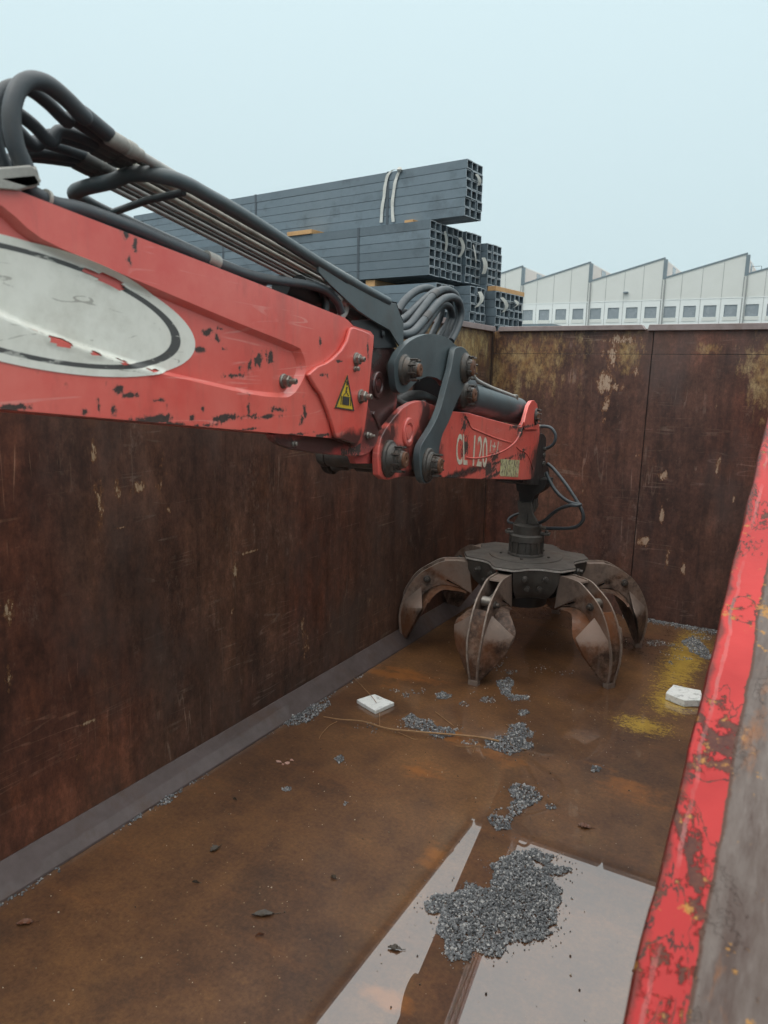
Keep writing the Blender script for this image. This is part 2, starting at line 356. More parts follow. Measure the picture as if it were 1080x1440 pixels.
def make_decal(ctr, ax, ang, teards):
    s = NT('worn_white_oval_sticker', True)
    d = s.vec('SUBTRACT', s.pos, (0, ctr[0]-CLOC.y, ctr[1]-CLOC.z))
    d = s.map(d, rot=(-ang, 0, 0)); d = s.vec('MULTIPLY', d, (0, 1/ax[0], 1/ax[1]))
    r = s.vec('LENGTH', d, (0, 0, 0))
    n = s.noise(16, 6, .7); f = s.noise(60, 5, .7)
    c = s.mix(s.step(n, .4, .68), (.72, .71, .64), (.62, .61, .54))
    c = s.mix(s.math('MULTIPLY', s.step(s.noise(5, 7, .72, v=s.map(s.pos, scale=(1, 1, 1.5))), .55, .75), .4), c, (.36, .33, .26))
    ring = s.math('MULTIPLY', s.step(r, .795, .80), s.step(r, .877, .872))
    worn = s.step(s.noise(24, 5, .7, v=s.map(s.pos, scale=(1, .5, 1.8))), .62, .58)
    c = s.mix(s.math('MULTIPLY', ring, s.math('MAXIMUM', worn, .55)), c, (.07, .07, .068))
    sc_ = s.math('COMPARE', s.noise(2.2, 2, .5, v=s.map(s.pos, scale=(1, 1.5, 9), rot=(R(30), 0, 0))), .5, .006)
    c = s.mix(s.math('MULTIPLY', s.math('MULTIPLY', sc_, s.step(n, .5, .55)), .5), c, (.12, .10, .08))
    s.bump(n, .1, .003)
    return s.fin(c, .5, spec=.4)

MT['gray_paint'] = plain('dark_grey_crane_paint', (.048, .064, .070), (.066, .086, .092), .42, scale=6, dirt=(.045, .038, .032), dirt_amt=.45)
MT['gray_black'] = plain('blackened_crane_paint', (.012, .015, .018), (.020, .024, .027), .5, scale=6)
MT['grease'] = plain('greasy_black_steel', (.010, .010, .010), (.022, .019, .018), .45, scale=14, spec=.5)
MT['rubber'] = plain('haze_lightened_hose_rubber', (.030, .038, .044), (.042, .051, .058), .5, scale=20, dirt=(.055, .052, .046), dirt_amt=.35)  # black rubber lifted towards blue-grey to carry mist and flare
MT['steel'] = plain('bare_worn_steel', (.30, .28, .25), (.18, .16, .14), .42, metal=.7, scale=25, dirt=(.10, .065, .04), dirt_amt=.6)
MT['pin'] = plain('dirty_pin_steel', (.085, .075, .066), (.045, .040, .036), .5, metal=.35, scale=30, dirt=(.10, .055, .03), dirt_amt=.5)
MT['pin_rust'] = plain('rusty_pin_end', (.16, .065, .03), (.085, .042, .025), .6, metal=.2, scale=40)
MT['pipe_pale'] = plain('pale_hydraulic_pipe', (.66, .63, .54), (.50, .48, .41), .62, scale=15, dirt=(.10, .085, .06))
MT['pipe_dark'] = plain('dark_hydraulic_pipe', (.060, .062, .060), (.10, .098, .09), .6, scale=15)
MT['pipe_mid'] = plain('grey_hydraulic_pipe', (.36, .355, .33), (.26, .255, .24), .6, scale=15)
MT['clamp'] = plain('scuffed_clamp_steel', (.36, .35, .31), (.24, .23, .21), .55, metal=.0, scale=18, dirt=(.12, .09, .06))
def make_tine_mat():
    s = NT('worn_rusty_grapple_steel')
    n1 = s.noise(7, 6, .68); n2 = s.noise(30, 6, .7); n3 = s.noise(2.5, 4, .6, v=s.map(s.pos, loc=(4, 4, 1)))
    st = s.noise(3, 5, .65, v=s.map(s.pos, scale=(6, 6, .9)))
    c = s.ramp(s.math('ADD', s.math('MULTIPLY', n1, .6), s.math('MULTIPLY', n2, .4)), (.38, (.016, .010, .008)), (.48, (.075, .042, .028)), (.60, (.21, .135, .098)))
    c = s.mix(s.math('MULTIPLY', s.step(n3, .48, .64), .75), c, s.mix(n2, (.24, .085, .028), (.12, .046, .021)))
    c = s.mix(s.math('MULTIPLY', s.step(st, .55, .7), .5), c, (.15, .115, .095))
    g = s.n('ShaderNodeNewGeometry'); e = s.step(s.math('ADD', g.outputs['Pointiness'], s.math('MULTIPLY', s.math('SUBTRACT', n2, .5), .06)), .53, .57)
    c = s.mix(s.math('MULTIPLY', e, .6), c, (.24, .19, .16))
    s.bump(s.math('ADD', n2, n1), .35, .004)
    return s.fin(c, s.ramp(n1, (.3, .42), (.7, .62)), .1, .35)
MT['tine'] = make_tine_mat()
MT['rim_worn_highlight'] = plain('rubbed_highlit_tine_edge', (.30, .25, .21), (.16, .115, .09), .45, metal=.2, scale=22, dirt=(.11, .055, .03), dirt_amt=.7)  # rubbed steel, made paler as a painted highlight on the outer tine rims
MT['hub'] = plain('dark_worn_grapple_hub', (.032, .029, .026), (.080, .072, .063), .5, metal=.0, scale=9, dirt=(.075, .045, .03), dirt_amt=.4, bump=.3)
MT['hub_top'] = plain('worn_hub_top_plate', (.105, .095, .084), (.060, .052, .046), .5, scale=7, dirt=(.12, .075, .05), dirt_amt=.45, bump=.3)
MT['hub_edge'] = plain('painted_hub_edge_highlight', (.50, .47, .44), (.26, .24, .21), .5, scale=40)  # pale colour standing in for the bright highlight along the plate edge
MT['lip'] = plain('rubbed_rim_steel', (.27, .215, .205), (.20, .155, .148), .6, scale=6, dirt=(.13, .075, .055), dirt_amt=.5)
MT['fillet'] = plain('scuffed_base_steel', (.092, .070, .068), (.060, .043, .039), .5, scale=5, spec=.4, dirt=(.065, .036, .024), dirt_amt=.7, coat=.15)
MT['yellow'] = plain('faded_yellow_sticker', (.60, .40, .020), (.48, .31, .02), .45, scale=30, dirt=(.20, .12, .03), dirt_amt=.4)
MT['ink'] = plain('black_sticker_print', (.02, .018, .015), (.035, .03, .025), .6, scale=60)
MT['letter'] = plain('worn_cream_lettering', (.62, .57, .45), (.50, .45, .35), .6, scale=60, dirt=(.22, .12, .09), dirt_amt=.5)
def make_rail():
    s = NT('battered_red_rail_paint')
    uv = s.n('ShaderNodeUVMap').outputs[0]; u = s.sep(uv)[0]
    mid = s.noise(9, 7, .7); fine = s.noise(38, 7, .72); big = s.noise(3.0, 5, .6)
    red = s.mix(s.step(big, .4, .62), (.30, .014, .014), (.40, .026, .024))
    # steel shows where the paint is gone
    gone = s.mix(s.step(fine, .4, .62), (.016, .009, .007), (.065, .025, .013))
    fl_ = s.noise(7.5, 6, .62, v=s.map(s.pos, scale=(1, .55, .55), rot=(R(40), 0, R(20))), dist=.8)
    cr = s.math('MAXIMUM', s.math('COMPARE', fl_, .5, .007), s.step(s.math('ADD', fl_, s.math('MULTIPLY', s.math('SUBTRACT', fine, .5), .55)), .555, .585))
    c = s.mix(s.math('MULTIPLY', cr, .92), red, gone)
    # ragged rust edges: on the inner corner and towards the worn outer half
    e1 = s.step(s.math('ADD', u, s.math('MULTIPLY', s.math('SUBTRACT', mid, .5), .30)), .085, .035)
    c = s.mix(s.math('MULTIPLY', e1, .75), c, gone)
    edge_glint = s.math('COMPARE', s.math('ADD', u, s.math('MULTIPLY', s.math('SUBTRACT', mid, .5), .14)), .135, .018)  # broken pale line painted as the sky highlight on the rounded inner edge
    c = s.mix(s.math('MULTIPLY', s.math('MULTIPLY', edge_glint, s.step(s.noise(6, 5, .6, v=s.map(s.pos, loc=(9, 1, 3))), .42, .56)), .7), c, s.mix(s.step(mid, .42, .58), (.44, .085, .080), (.16, .10, .09)))
    uu = s.math('ADD', u, s.math('MULTIPLY', s.math('SUBTRACT', mid, .5), .13))
    grey = s.mix(s.step(s.noise(4, 6, .66, v=s.map(s.pos, scale=(4, 1, 1))), .40, .66), (.135, .112, .100), (.062, .042, .034))
    grey = s.mix(s.math('MULTIPLY', s.step(s.noise(3.2, 6, .7, v=s.map(s.pos, loc=(1, 7, 2), scale=(4, .8, 1))), .50, .62), .8), grey, (.045, .024, .018))
    grey = s.mix(s.math('MULTIPLY', s.step(s.noise(2.6, 6, .7, v=s.map(s.pos, loc=(4, 2, 8), scale=(3, 1, 1))), .55, .68), .85), grey, (.24, .085, .02))
    c = s.mix(s.step(uu, .392, .40), c, (.060, .026, .016)); c = s.mix(s.step(uu, .415, .435), c, grey)
    sp = s.math('MULTIPLY', s.step(s.math('ADD', fine, s.math('MULTIPLY', mid, .6)), .92, .97), .8)
    c = s.mix(sp, c, (.34, .16, .03))
    s.bump(s.math('SUBTRACT', s.math('MULTIPLY', fine, .4), cr), .5, .004)
    return s.fin(c, .5, spec=.25)
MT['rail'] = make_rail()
MT['tube_steel'] = plain('haze_lightened_blue_grey_tube_steel', (.105, .140, .165), (.13, .168, .195), .5, scale=3, dirt=(.045, .060, .072), dirt_amt=.5)  # blue-grey of the tubes, lightened to carry the fog over the stack
t_ = MT['tube_steel'].node_tree; b_ = [n for n in t_.nodes if n.type == 'BSDF_PRINCIPLED'][0]; src = b_.inputs['Base Color'].links[0].from_socket
oi = t_.nodes.new('ShaderNodeObjectInfo'); hv = t_.nodes.new('ShaderNodeHueSaturation'); mr = t_.nodes.new('ShaderNodeMapRange'); mr.inputs['To Min'].default_value = .82; mr.inputs['To Max'].default_value = 1.2
t_.links.new(oi.outputs['Random'], mr.inputs['Value']); t_.links.new(mr.outputs[0], hv.inputs['Value']); t_.links.new(src, hv.inputs['Color']); t_.links.new(hv.outputs[0], b_.inputs['Base Color'])
MT['tube_cut'] = plain('bright_cut_tube_edge', (.34, .37, .39), (.24, .27, .29), .5, metal=.1, scale=12)
MT['strap'] = plain('steel_packing_strap', (.05, .066, .08), (.07, .085, .10), .45, scale=10)
MT['timber'] = plain('fresh_orange_timber', (.42, .22, .085), (.55, .33, .15), .7, scale=7)
MT['paper'] = plain('white_tag_paper', (.72, .72, .68), (.64, .63, .58), .7, scale=12)
MT['sling'] = plain('white_sling_webbing', (.62, .62, .58), (.5, .5, .46), .8, scale=30)
MT['precast'] = plain('pale_precast_panel', (.58, .585, .545), (.63, .635, .60), .8, scale=.25)
MT['precast_low'] = plain('white_precast_band', (.68, .70, .68), (.72, .74, .72), .8, scale=.25)
MT['seam'] = plain('panel_joint_grey', (.24, .25, .24), (.28, .29, .28), .8, scale=1)  # flat grey of the panel joints and downpipes
MT['fascia'] = plain('grey_metal_flashing', (.12, .16, .18), (.15, .19, .21), .5, scale=1)
MT['cladding'] = plain('beige_shed_glazing_panel', (.40, .36, .33), (.46, .42, .39), .6, scale=.3)
MT['roofing'] = plain('light_roof_sheet', (.52, .53, .52), (.60, .61, .60), .6, scale=.2)
MT['glass'] = plain('dusty_grey_window_glass', (.20, .23, .25), (.24, .27, .29), .25, scale=.6, spec=.5)
MT['asphalt'] = plain('yard_asphalt', (.045, .045, .045), (.07, .068, .066), .9, scale=1.5)
MT['foam'] = plain('dirty_white_foam', (.66, .68, .66), (.74, .76, .74), .85, scale=35, dirt=(.16, .17, .17), dirt_amt=.55)
def make_granulate():
    s = NT('grey_granulate')
    g = s.n('ShaderNodeNewGeometry').outputs['Random Per Island']
    c = s.ramp(g, (0.0, (.07, .074, .078)), (.4, (.14, .147, .154)), (.8, (.235, .243, .25)), (1.0, (.46, .45, .43)))
    return s.fin(c, .6, spec=.4)
MT['granulate'] = make_granulate()
def make_grit():
    s = NT('scattered_grit'); g = s.n('ShaderNodeNewGeometry').outputs['Random Per Island']
    c = s.ramp(g, (0.0, (.03, .02, .015)), (.4, (.09, .06, .04)), (.6, (.26, .20, .14)), (1.0, (.50, .44, .36)))
    return s.fin(c, .7)
MT['grit'] = make_grit()
MT['bark'] = plain('dry_brown_bark', (.20, .105, .045), (.32, .19, .09), .75, scale=30)
MT['leaf_dark'] = plain('wet_dark_leaf', (.022, .016, .010), (.045, .030, .016), .5, scale=40)
MT['leaf_red'] = plain('wet_red_brown_leaf', (.13, .045, .018), (.085, .030, .014), .5, scale=40)
MT['scrap'] = plain('pale_pink_paint_scrap', (.42, .27, .22), (.32, .17, .13), .7, scale=30)

# ------------------------------------------------------------------ yard
bm = BM(); add_box(bm, (-170, -150, GZ-.5), (150, 170, GZ)); tag(obj('ground', bm, MT['asphalt'], smooth=0), 'grey asphalt yard under the container and the stacks', kind='structure')

# ------------------------------------------------------------------ scrap container
cont = thing('scrap_container', 'open-top rusty brown steel scrap container seen from inside', 'container', (0, 0, GZ))
bm = BM(); add_box(bm, (XL, -.72, -.06), (-.05, YF, 0.0)); obj('floor_plate', bm, MT['floor'], cont, smooth=0)
for x in (-2.1, -.5):
    bm = BM(); add_box(bm, (x-.08, -.7, GZ), (x+.08, YF, -.061)); obj('skid_rail', bm, MT['grease'], cont, smooth=0)
# left wall (one long sheet), its outer ribs
bm = BM(); add_box(bm, (XL-.06, -.72, -.06), (XL, YF+.06, ZW-.03)); obj('side_wall', bm, MT['wall_left'], cont, smooth=0)
for y in (-.3, 1.3, 2.9, 4.5, 6.0):
    bm = BM(); add_box(bm, (XL-.14, y, GZ), (XL-.061, y+.10, ZW-.05)); obj('side_rib', bm, MT['wall_left'], cont, smooth=0)
# far wall: sheets with open joints in front of a backing sheet
xs = at(920, 464, y=YF).x; xs2 = at(889, 790, y=YF).x; zs = at(880, 498, y=YF).z
bm = BM(); add_box(bm, (XL, YF+.014, -.06), (.05, YF+.06, ZW-.031)); obj('end_wall', bm, MT['grease'], cont, smooth=0)
gap = .004
def sheet(x0, x1, z0, z1, y, skew0=0, skew1=0):
    bm = BM()
    add_prism(bm, [(x0+skew0*(z0/ZW), y, z0), (x1+skew1*(z0/ZW), y, z0), (x1+skew1*(z1/ZW), y, z1), (x0+skew0*(z1/ZW), y, z1)], (0, .0135, 0))
    return obj('end_sheet', bm, MT['wall_far'], cont, bevel=.002)
sheet(XL+.001, xs2-gap, 0.001, zs-.002, YF, 0, xs-xs2); sheet(XL+.001, xs-gap, zs+.002, ZW-.035, YF+.002)
sheet(xs2+gap, .03, 0.001, zs-.002, YF-.007, xs-xs2, 0); sheet(xs+gap, .03, zs+.002, ZW-.035, YF-.006)
# corner joint strip
bm = BM(); add_box(bm, (XL+.001, YF-.05, .1), (XL+.006, YF-.042, ZW-.04)); obj('corner_seam', bm, MT['grease'], cont, smooth=0)
# top rims
def rim(p0, p1, w0, w1, h=.045):
    bm = BM()
    if p0[1] == p1[1]:
        add_prism(bm, [(p0[0], p0[1]-.035, ZW-h), (p1[0], p0[1]-.035, ZW-h), (p1[0]-w1, p0[1]-.035, ZW), (p0[0]+w0, p0[1]-.035, ZW)], (0, .10, 0))
    else:
        add_prism(bm, [(p0[0]-.07, p0[1], ZW-h), (p0[0]-.07, p1[1], ZW-h), (p0[0]-.07, p1[1]-w1, ZW), (p0[0]-.07, p0[1]+w0, ZW)], (.105, 0, 0))
    return obj('top_rim', bm, MT['lip'], cont, bevel=.004)
xj = at(911, 460, y=YF).x
rim((XL+.04, YF), (xj-.012, YF), .02, .03, .040); rim((xj+.004, YF), (.05, YF), .012, 0, .048)
rim((XL, -.72), (XL, YF-.037), 0, .03)
# sloped foot along the left wall
bm = BM()
prof = [(XL+.001, .001), (XL+.104, .001), (XL+.100, .010), (XL+.008, .100), (XL+.001, .100)]
add_prism(bm, [(x, -.70, z) for x, z in prof], (0, YF-.002+.70, 0)); obj('base_fillet', bm, MT['fillet'], cont, bevel=.0015, smooth=20, limit=30)
# near end wall and right wall with sloped red-topped rail
XR = -.115
edge = [(1080, 578), (1045, 722), (1010, 868), (978, 1000), (944, 1140), (906, 1290), (871, 1440)]
pts = [at(a, b, x=XR) for a, b in edge][::-1]
d0 = (pts[-1]-pts[0]).normalized()
d1 = (pts[2]-pts[0]).normalized(); path = [pts[0]-d1*(1.35), pts[0]-d1*.9, pts[0]-d1*.45] + pts
t = (ZW-path[-1].z)/d0.z; path += [path[-1]+d0*(t*.5), path[-1]+d0*t]
path = [Vector((XR, p.y, p.z)) for p in path]
bm = BM(); add_prism(bm, [(XR+.02, p.y, p.z-.06) for p in path] + [(XR+.02, YF, ZW-.06), (XR+.02, YF, 0.0), (XR+.02, path[0].y, 0.0)], (.05, 0, 0))
obj('sloped_side_wall', bm, MT['wall_far'], cont, smooth=0)
bm = BM(); add_box(bm, (XL, -.78, -.06), (.05, -.721, .6)); obj('near_end_wall', bm, MT['wall_far'], cont, smooth=0)
RW = (at(965, 1440, z=pts[0].z).x - XR)/.40          # full width: the red half is 40 % of it
cross = [(.10, -.12), (.0, -.115), (-.004, -.07), (.004, -.030), (.010, -.012), (.022, -.002), (.04, .002), (.075, .001), (.12, -.001), (.20, -.0015), (.30, -.001), (.42, 0), (.54, -.001), (.60, -.003), (.74, -.004), (.88, -.006), (.96, -.012), (1.0, -.03), (1.0, -.12)]
fine = spline([tuple(p) for p in path], 7) 
bm = BM(); uvl = bm.loops.layers.uv.new('UVMap'); rows = []
from mathutils import noise as MN
for p in fine:
    row = []
    for i, (u, z) in enumerate(cross):
        j = Vector((u*3, p.y*5, 1.3)); dz = MN.noise(j)*.004+MN.noise(Vector((u*9, p.y*22, 4)))*.0018; dx = MN.noise(Vector((u*2, p.y*9, 7)))*.003+MN.noise(Vector((u, p.y*40, 2)))*.0012
        row.append((bm.verts.new((XR+u*RW+dx, p.y, p.z+z+dz)), u, p.y))
    rows.append(row)
for a, b in zip(rows, rows[1:]):
    for i in range(len(cross)-1):
        q = (a[i], a[i+1], b[i+1], b[i]); f = bm.faces.new([k[0] for k in q])
        for l, k in zip(f.loops, q): l[uvl].uv = (k[1] if k[0].co.z else k[1], k[2])
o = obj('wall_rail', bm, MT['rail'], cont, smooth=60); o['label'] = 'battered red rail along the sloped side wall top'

# ------------------------------------------------------------------ loader crane
crane = thing('loader_crane', 'red hydraulic loader crane reaching over the container with its jointed boom', 'crane', tuple(CLOC))
crane.rotation_euler = (0, 0, CR_A); crane.location = GC + Matrix.Rotation(CR_A, 3, 'Z') @ (CLOC-GC)
use_frame(CRANE)
SY = Vector((0, 1, 0))
def B(*pp, x=XB): return [at(a, b, x=x) for a, b in pp]
def plate(name, pts, x, th, mat, bevel=.005, parent=None, smooth=35, n=0, mirror=False):
    q = B(*pts, x=x)
    if n: q = spline(q, n, closed=True)
    bm = BM(); add_prism(bm, q, (-th, 0, 0)); o = obj(name, bm, mat, parent or crane, bevel=bevel, smooth=smooth)
    return o
BW = .235
# boom side with pressed recess
top = B((0, 258), (485, 447)); bot = B((0, 575), (470, 616.6))
dt = (top[0]-top[1]).normalized(); db = (bot[0]-bot[1]).normalized()
L = (top[0].y+1.45)/abs(dt.y); t_far = top[0]+dt*L; b_far = bot[0]+db*((bot[0].y+1.45)/abs(db.y))
outer = [b_far] + [bot[0]] + B((200, 592.5), (380, 608.5)) + [bot[1]] + B((500, 628), (508, 622), (513, 600), (517, 570), (519, 545), (522, 513), (525, 485), (525.7, 472), (521, 466), (512, 463), (497, 458.2), (490, 451)) + [top[1]] + B((300, 374), (100, 297)) + [top[0], t_far]
rec = [(-260, 190), (-60, 258), (5, 291), (58, 335), (150, 376), (233, 411), (330, 452), (412, 485), (424, 494), (430, 512), (429, 526), (420, 545), (410, 556), (395, 559), (350, 554), (280, 538), (210, 521), (130, 495), (58, 468), (0, 443), (-260, 330)]
def inset(pp, d):
    out = []; n = len(pp)
    for i in range(n):
        a, b, c = Vector(pp[i-1]), Vector(pp[i]), Vector(pp[(i+1) % n])
        e1, e2 = (b-a).normalized(), (c-b).normalized(); n1, n2 = Vector((-e1.y, e1.x)), Vector((-e2.y, e2.x))
        m = (n1+n2); m = m/max(m.length_squared/2, .6) if m.length > 1e-6 else n1
        out.append(tuple(b+m*d))
    return out
rec_s = [tuple(v.to_2d()) for v in spline([(a, b, 0) for a, b in rec], 3, closed=True)]
rin = inset(rec_s, 6.5)
RD = .016
A = B(*rec_s); I = [at(a, b, x=XB) - Vector((RD, 0, 0)) for a, b in rin]
bm = BM()
flat = outer + A
va = [bm.verts.new(p) for p in flat]
for tri in tessellate_polygon([outer, A]):
    try: bm.faces.new([va[i] for i in tri])
    except ValueError: pass
vi = [bm.verts.new(p) for p in I]; no = len(outer)
for i in range(len(A)):
    j = (i+1) % len(A); bm.faces.new((va[no+i], va[no+j], vi[j], vi[i]))
for tri in tessellate_polygon([I]): bm.faces.new([vi[i] for i in tri])
vb = [bm.verts.new(p-Vector((BW, 0, 0))) for p in outer]
for i in range(no):
    j = (i+1) % no; bm.faces.new((va[i], vb[i], vb[j], va[j]))
for tri in tessellate_polygon([outer]): bm.faces.new([vb[i] for i in tri])
boom = obj('boom', bm, MT['boom_red'], crane, bevel=.008, smooth=30, limit=60)
# added dark strip on the unseen boom top, stops red bounce light
tq = [Vector((0, p.y, p.z)) for p in (t_far, top[0], *B((100, 297), (300, 374)), top[1]-(top[1]-top[0])*.03)]
bm = BM(); add_prism(bm, [p+Vector((XB-.018, 0, .002)) for p in tq] + [p+Vector((XB-.018, 0, .007)) for p in tq[::-1]], (-(BW-.036), 0, 0)); obj('bounce_stop_strip', bm, MT['grease'], crane, smooth=0)
# raised doubler at the boom head
plate('boom_doubler', [(434, 527), (446, 516.5), (458, 511.5), (468, 505), (480, 493), (489, 478), (493.5, 462), (497, 459.5), (511, 464), (520, 468), (524, 473), (523.5, 485), (521, 513), (518, 545), (516, 569), (512, 598), (507, 619), (499, 625), (473, 616), (468, 597), (461, 576), (452, 555), (443, 543)], XB+.014, .0138, MT['boom_red'], bevel=.009)
# hinge lugs under and ahead of the boom head
lug = [(382, 611), (386, 619), (394, 625), (413, 632), (440, 637), (472, 640), (500, 641.8), (512, 640.5), (521, 635.5), (528, 627), (532.5, 615), (533, 604.5), (529, 594), (521, 578), (517, 568), (500, 560), (420, 600)]
plate('hinge_lug', lug, XB-.018, .022, MT['boom_lug'], bevel=.004)
nose = [(515, 484), (545, 486), (556, 490), (559, 510), (559, 560), (556, 590), (548, 612), (538, 640), (526, 652), (500, 652), (480, 600), (490, 520)]
plate('hinge_lug', nose, XB-.042, .022, MT['boom_lug'], bevel=.004)
plate('hinge_lug', nose, XB-.205, .022, MT['boom_lug'], bevel=.004)
bm = BM(); add_prism(bm, spline(B((527, 578), (533, 588), (538, 604), (535, 605), (531, 594), (525, 582), x=XB-.012), 1, True), (-.02, 0, 0)); obj('lug_weld', bm, MT['boom_lug'], crane, bevel=.003)
# link, sector and arm side plates, near and far side
sector = [(555, 531), (554.5, 513), (559, 500), (568.5, 487), (579, 478), (592, 472), (605, 469.5), (618, 471), (631, 476.5), (643, 487), (655, 495), (661, 508), (659, 523), (650, 534), (638, 541), (626, 542.5), (620.5, 536), (612.5, 531), (602, 529.5), (594, 532), (584, 538.5), (574, 549), (565, 553), (558, 548)]
plate('sector_plate', sector, XB+.012, .024, MT['gray_paint'], bevel=.003, n=3)
plate('sector_plate', sector, XB-.235, .024, MT['gray_paint'], bevel=.003, n=3)
link = [(642, 489), (649, 487.5), (655, 491), (660, 499), (663, 510), (662, 522), (657, 533), (652, 544), (648, 554), (644, 562), (637.6, 577), (631, 594), (623, 610), (619.4, 624), (617, 640), (615, 656), (611, 669), (605, 678), (598.5, 680), (593.5, 674), (591, 660), (590, 641), (592.5, 627), (600, 614), (610.4, 597), (619.4, 576), (625, 556), (630, 536), (634, 522), (637, 507), (639.5, 494)]
plate('link_arm', link, XB+.045, .026, MT['gray_paint'], bevel=.004, n=2)
plate('link_arm', link, XB-.2485, .020, MT['gray_paint'], bevel=.004, n=2)
lobe = [(532.6, 668), (531.5, 645), (532.6, 630), (536.5, 615), (544, 600.5), (555, 586), (567, 573), (579, 566), (589.6, 563.3), (597.4, 564), (604, 567.5), (618, 572.7), (637.6, 578.5), (659.4, 580.5), (685, 588), (711, 595), (733, 600), (737.5, 592), (740, 583), (743.7, 570), (747.6, 564), (751.5, 563), (755.4, 568), (757, 577), (758.6, 593), (759, 610), (757.5, 622), (754.7, 638), (753.5, 655), (750.5, 671), (747, 674.3), (734.6, 675), (705, 674), (679, 674), (640, 672.6), (615.6, 671.2), (585, 670.8), (569, 670.8), (556, 672.5), (547, 675), (540, 674.5)]
plate('arm', lobe, XB-.006, .024, MT['arm_red'], bevel=.004)
plate('arm', lobe, XB-.222, .024, MT['arm_red'], bevel=.004)
body = [(600, 590), (637, 581), (685, 591), (733, 603), (752, 606), (750, 668), (745, 672.5), (640, 670.5), (605, 668.5)]
plate('arm_box', body, XB-.0305, .1910, MT['arm_red'], bevel=.004)
bm = BM()
add_tube(bm, spline(B((653.5, 583), (658, 592), (662.5, 601), (670, 605), (698, 616.5), (719, 622.5), x=XB-.006), 4), .0045, 8)
add_tube(bm, spline(B((743, 573), (737, 594), (731, 610), (724, 622), (712, 631.5), (697, 638.5), (680, 643), (665, 644.5), (655, 643), x=XB-.006), 4), .0042, 8)
add_tube(bm, spline(B((726, 628), (731, 633), (738, 636), (744, 644), (749, 660), x=XB-.006), 4), .004, 8)
obj('arm_weld', bm, MT['arm_red'], crane, smooth=60)
# pads (raised bosses with a recessed button)
def boss(px, py, r, x):
    c = at(px, py, x=x); bm = BM()
    add_lathe(bm, c-Vector((.004, 0, 0)), (1, 0, 0), [(r, 0), (r, .008), (r*.92, .012), (r*.66, .012), (r*.60, .009), (r*.52, .004), (r*.50, .004), (r*.46, .010), (0, .011)], 30)
    return bm
PXM = lambda px, py, x: (at(px, py, x=x)-EYE).dot(CUR[3])/FPX      # metres per pixel there
obj('boss', boss(530.8, 541.5, 19*PXM(530, 541, XB-.042), XB-.042), MT['boom_lug'], crane)
obj('boss', boss(573.5, 608, 21*PXM(573, 608, XB), XB-.006), MT['arm_red'], crane)
# pins: flange, nut with slots, rusty end
def pin(px, py, x, r1, r2, r3, l, through=.25):
    l *= .86
    k = PXM(px, py, x); c = at(px, py, x=x); a, b, d = r1*k, r2*k, r3*k
    bm = BM(); add_lathe(bm, c-Vector((.02, 0, 0)), (1, 0, 0), [(a, 0), (a, .026), (a*.93, .032), (b*1.18, .034), (b*1.12, .040), (b*1.06, .042), (b*1.0, l*.62), (b*.97, l*.70), (b*.84, l*.72), (b*.82, l*.86), (d*1.0, l*.88), (d*1.0, l), (d*.9, l+.006)], 32)
    add_cyl(bm, c-Vector((through, 0, 0)), c, b*.9)
    add_lathe(bm, c-Vector((through+.04, 0, 0)), (1, 0, 0), [(b*.8, .015), (b, .03), (b, .05)], 24)
    for q in range(8):      # notches of the lock nut
        an = q*math.pi/4+.3; u = Vector((0, math.cos(an), math.sin(an))); w = Vector((0, -u.z, u.y))
        M = Matrix((Vector((1, 0, 0)), u, w)).transposed().to_4x4(); M.translation = c+Vector((.022, 0, 0))+u*b*1.0
        add_box(bm, (.006, -.004, -.003), (l*.48, .003, .003), M)
    o = obj('pin', bm, MT['pin'], crane, smooth=35)
    bm = BM(); add_lathe(bm, c+Vector((l-.018, 0, 0)), (1, 0, 0), [(d*.92, 0), (d*.92, .007), (d*.80, .010), (d*.3, .0105), (d*.26, .007), (0, .007)], 26)
    obj('pin_end', bm, MT['pin_rust'], o)
    return o
pin(568, 520, XB+.012, 21.5, 15, 10, .085)
pin(653, 517.5, XB+.045, 21, 16, 12, .060)
pin(601.5, 653.5, XB+.045, 24, 16, 12, .075)
pin(546.5, 645, XB-.006, 26.5, 18.5, 12.5, .088)
pin(751, 585.5, XB-.006, 12.5, 10, 7.5, .045, .245)
pin(652, 555.5, XB-.012, 19.5, 14, 10.5, .075, .15)
# pivot sleeve with flanges under the boom head
c = at(545, 648, x=XB-.05); k = PXM(545, 648, XB)
bm = BM(); r = 22*k
add_lathe(bm, c-Vector((.25, 0, 0)), (1, 0, 0), [(r*1.15, 0), (r*1.2, .012), (r*1.2, .03), (r*1.0, .034), (r*.86, .07), (r*.86, .09), (r*.72, .095), (r*.72, .12), (r*.86, .13), (r*.86, .22), (r*1.1, .222), (r*1.1, .245)], 30)
obj('pivot_sleeve', bm, MT['grease'], crane)
# hydraulic cylinder on the arm
ax = XB-.126
c0, c1 = at(655, 559, x=ax), at(727, 578, x=ax); u = (c1-c0).normalized(); rr = 20.5*PXM(690, 568, ax)
c00 = c0-u*.46; LL = (c1-c00).length
bm = BM()
add_lathe(bm, c00, u, [(rr*.5, 0), (rr*.95, .012), (rr, .03), (rr, LL-.06), (rr*1.02, LL-.055), (rr*1.02, LL-.03), (rr*.98, LL), (rr*.62, LL+.004), (rr*.60, LL+.05), (rr*.45, LL+.055), (rr*.45, LL+.16)], 34)
for q in range(22): pass
cyl = obj('hydraulic_cylinder', bm, MT['gray_paint'], crane)
bm = BM(); add_lathe(bm, c00-u*.02, u, [(rr*1.2, 0), (rr*1.45, .03), (rr*1.45, .30), (rr*1.3, .33), (rr*1.02, .335)], 34); obj('cylinder_head', bm, MT['gray_black'], cyl)
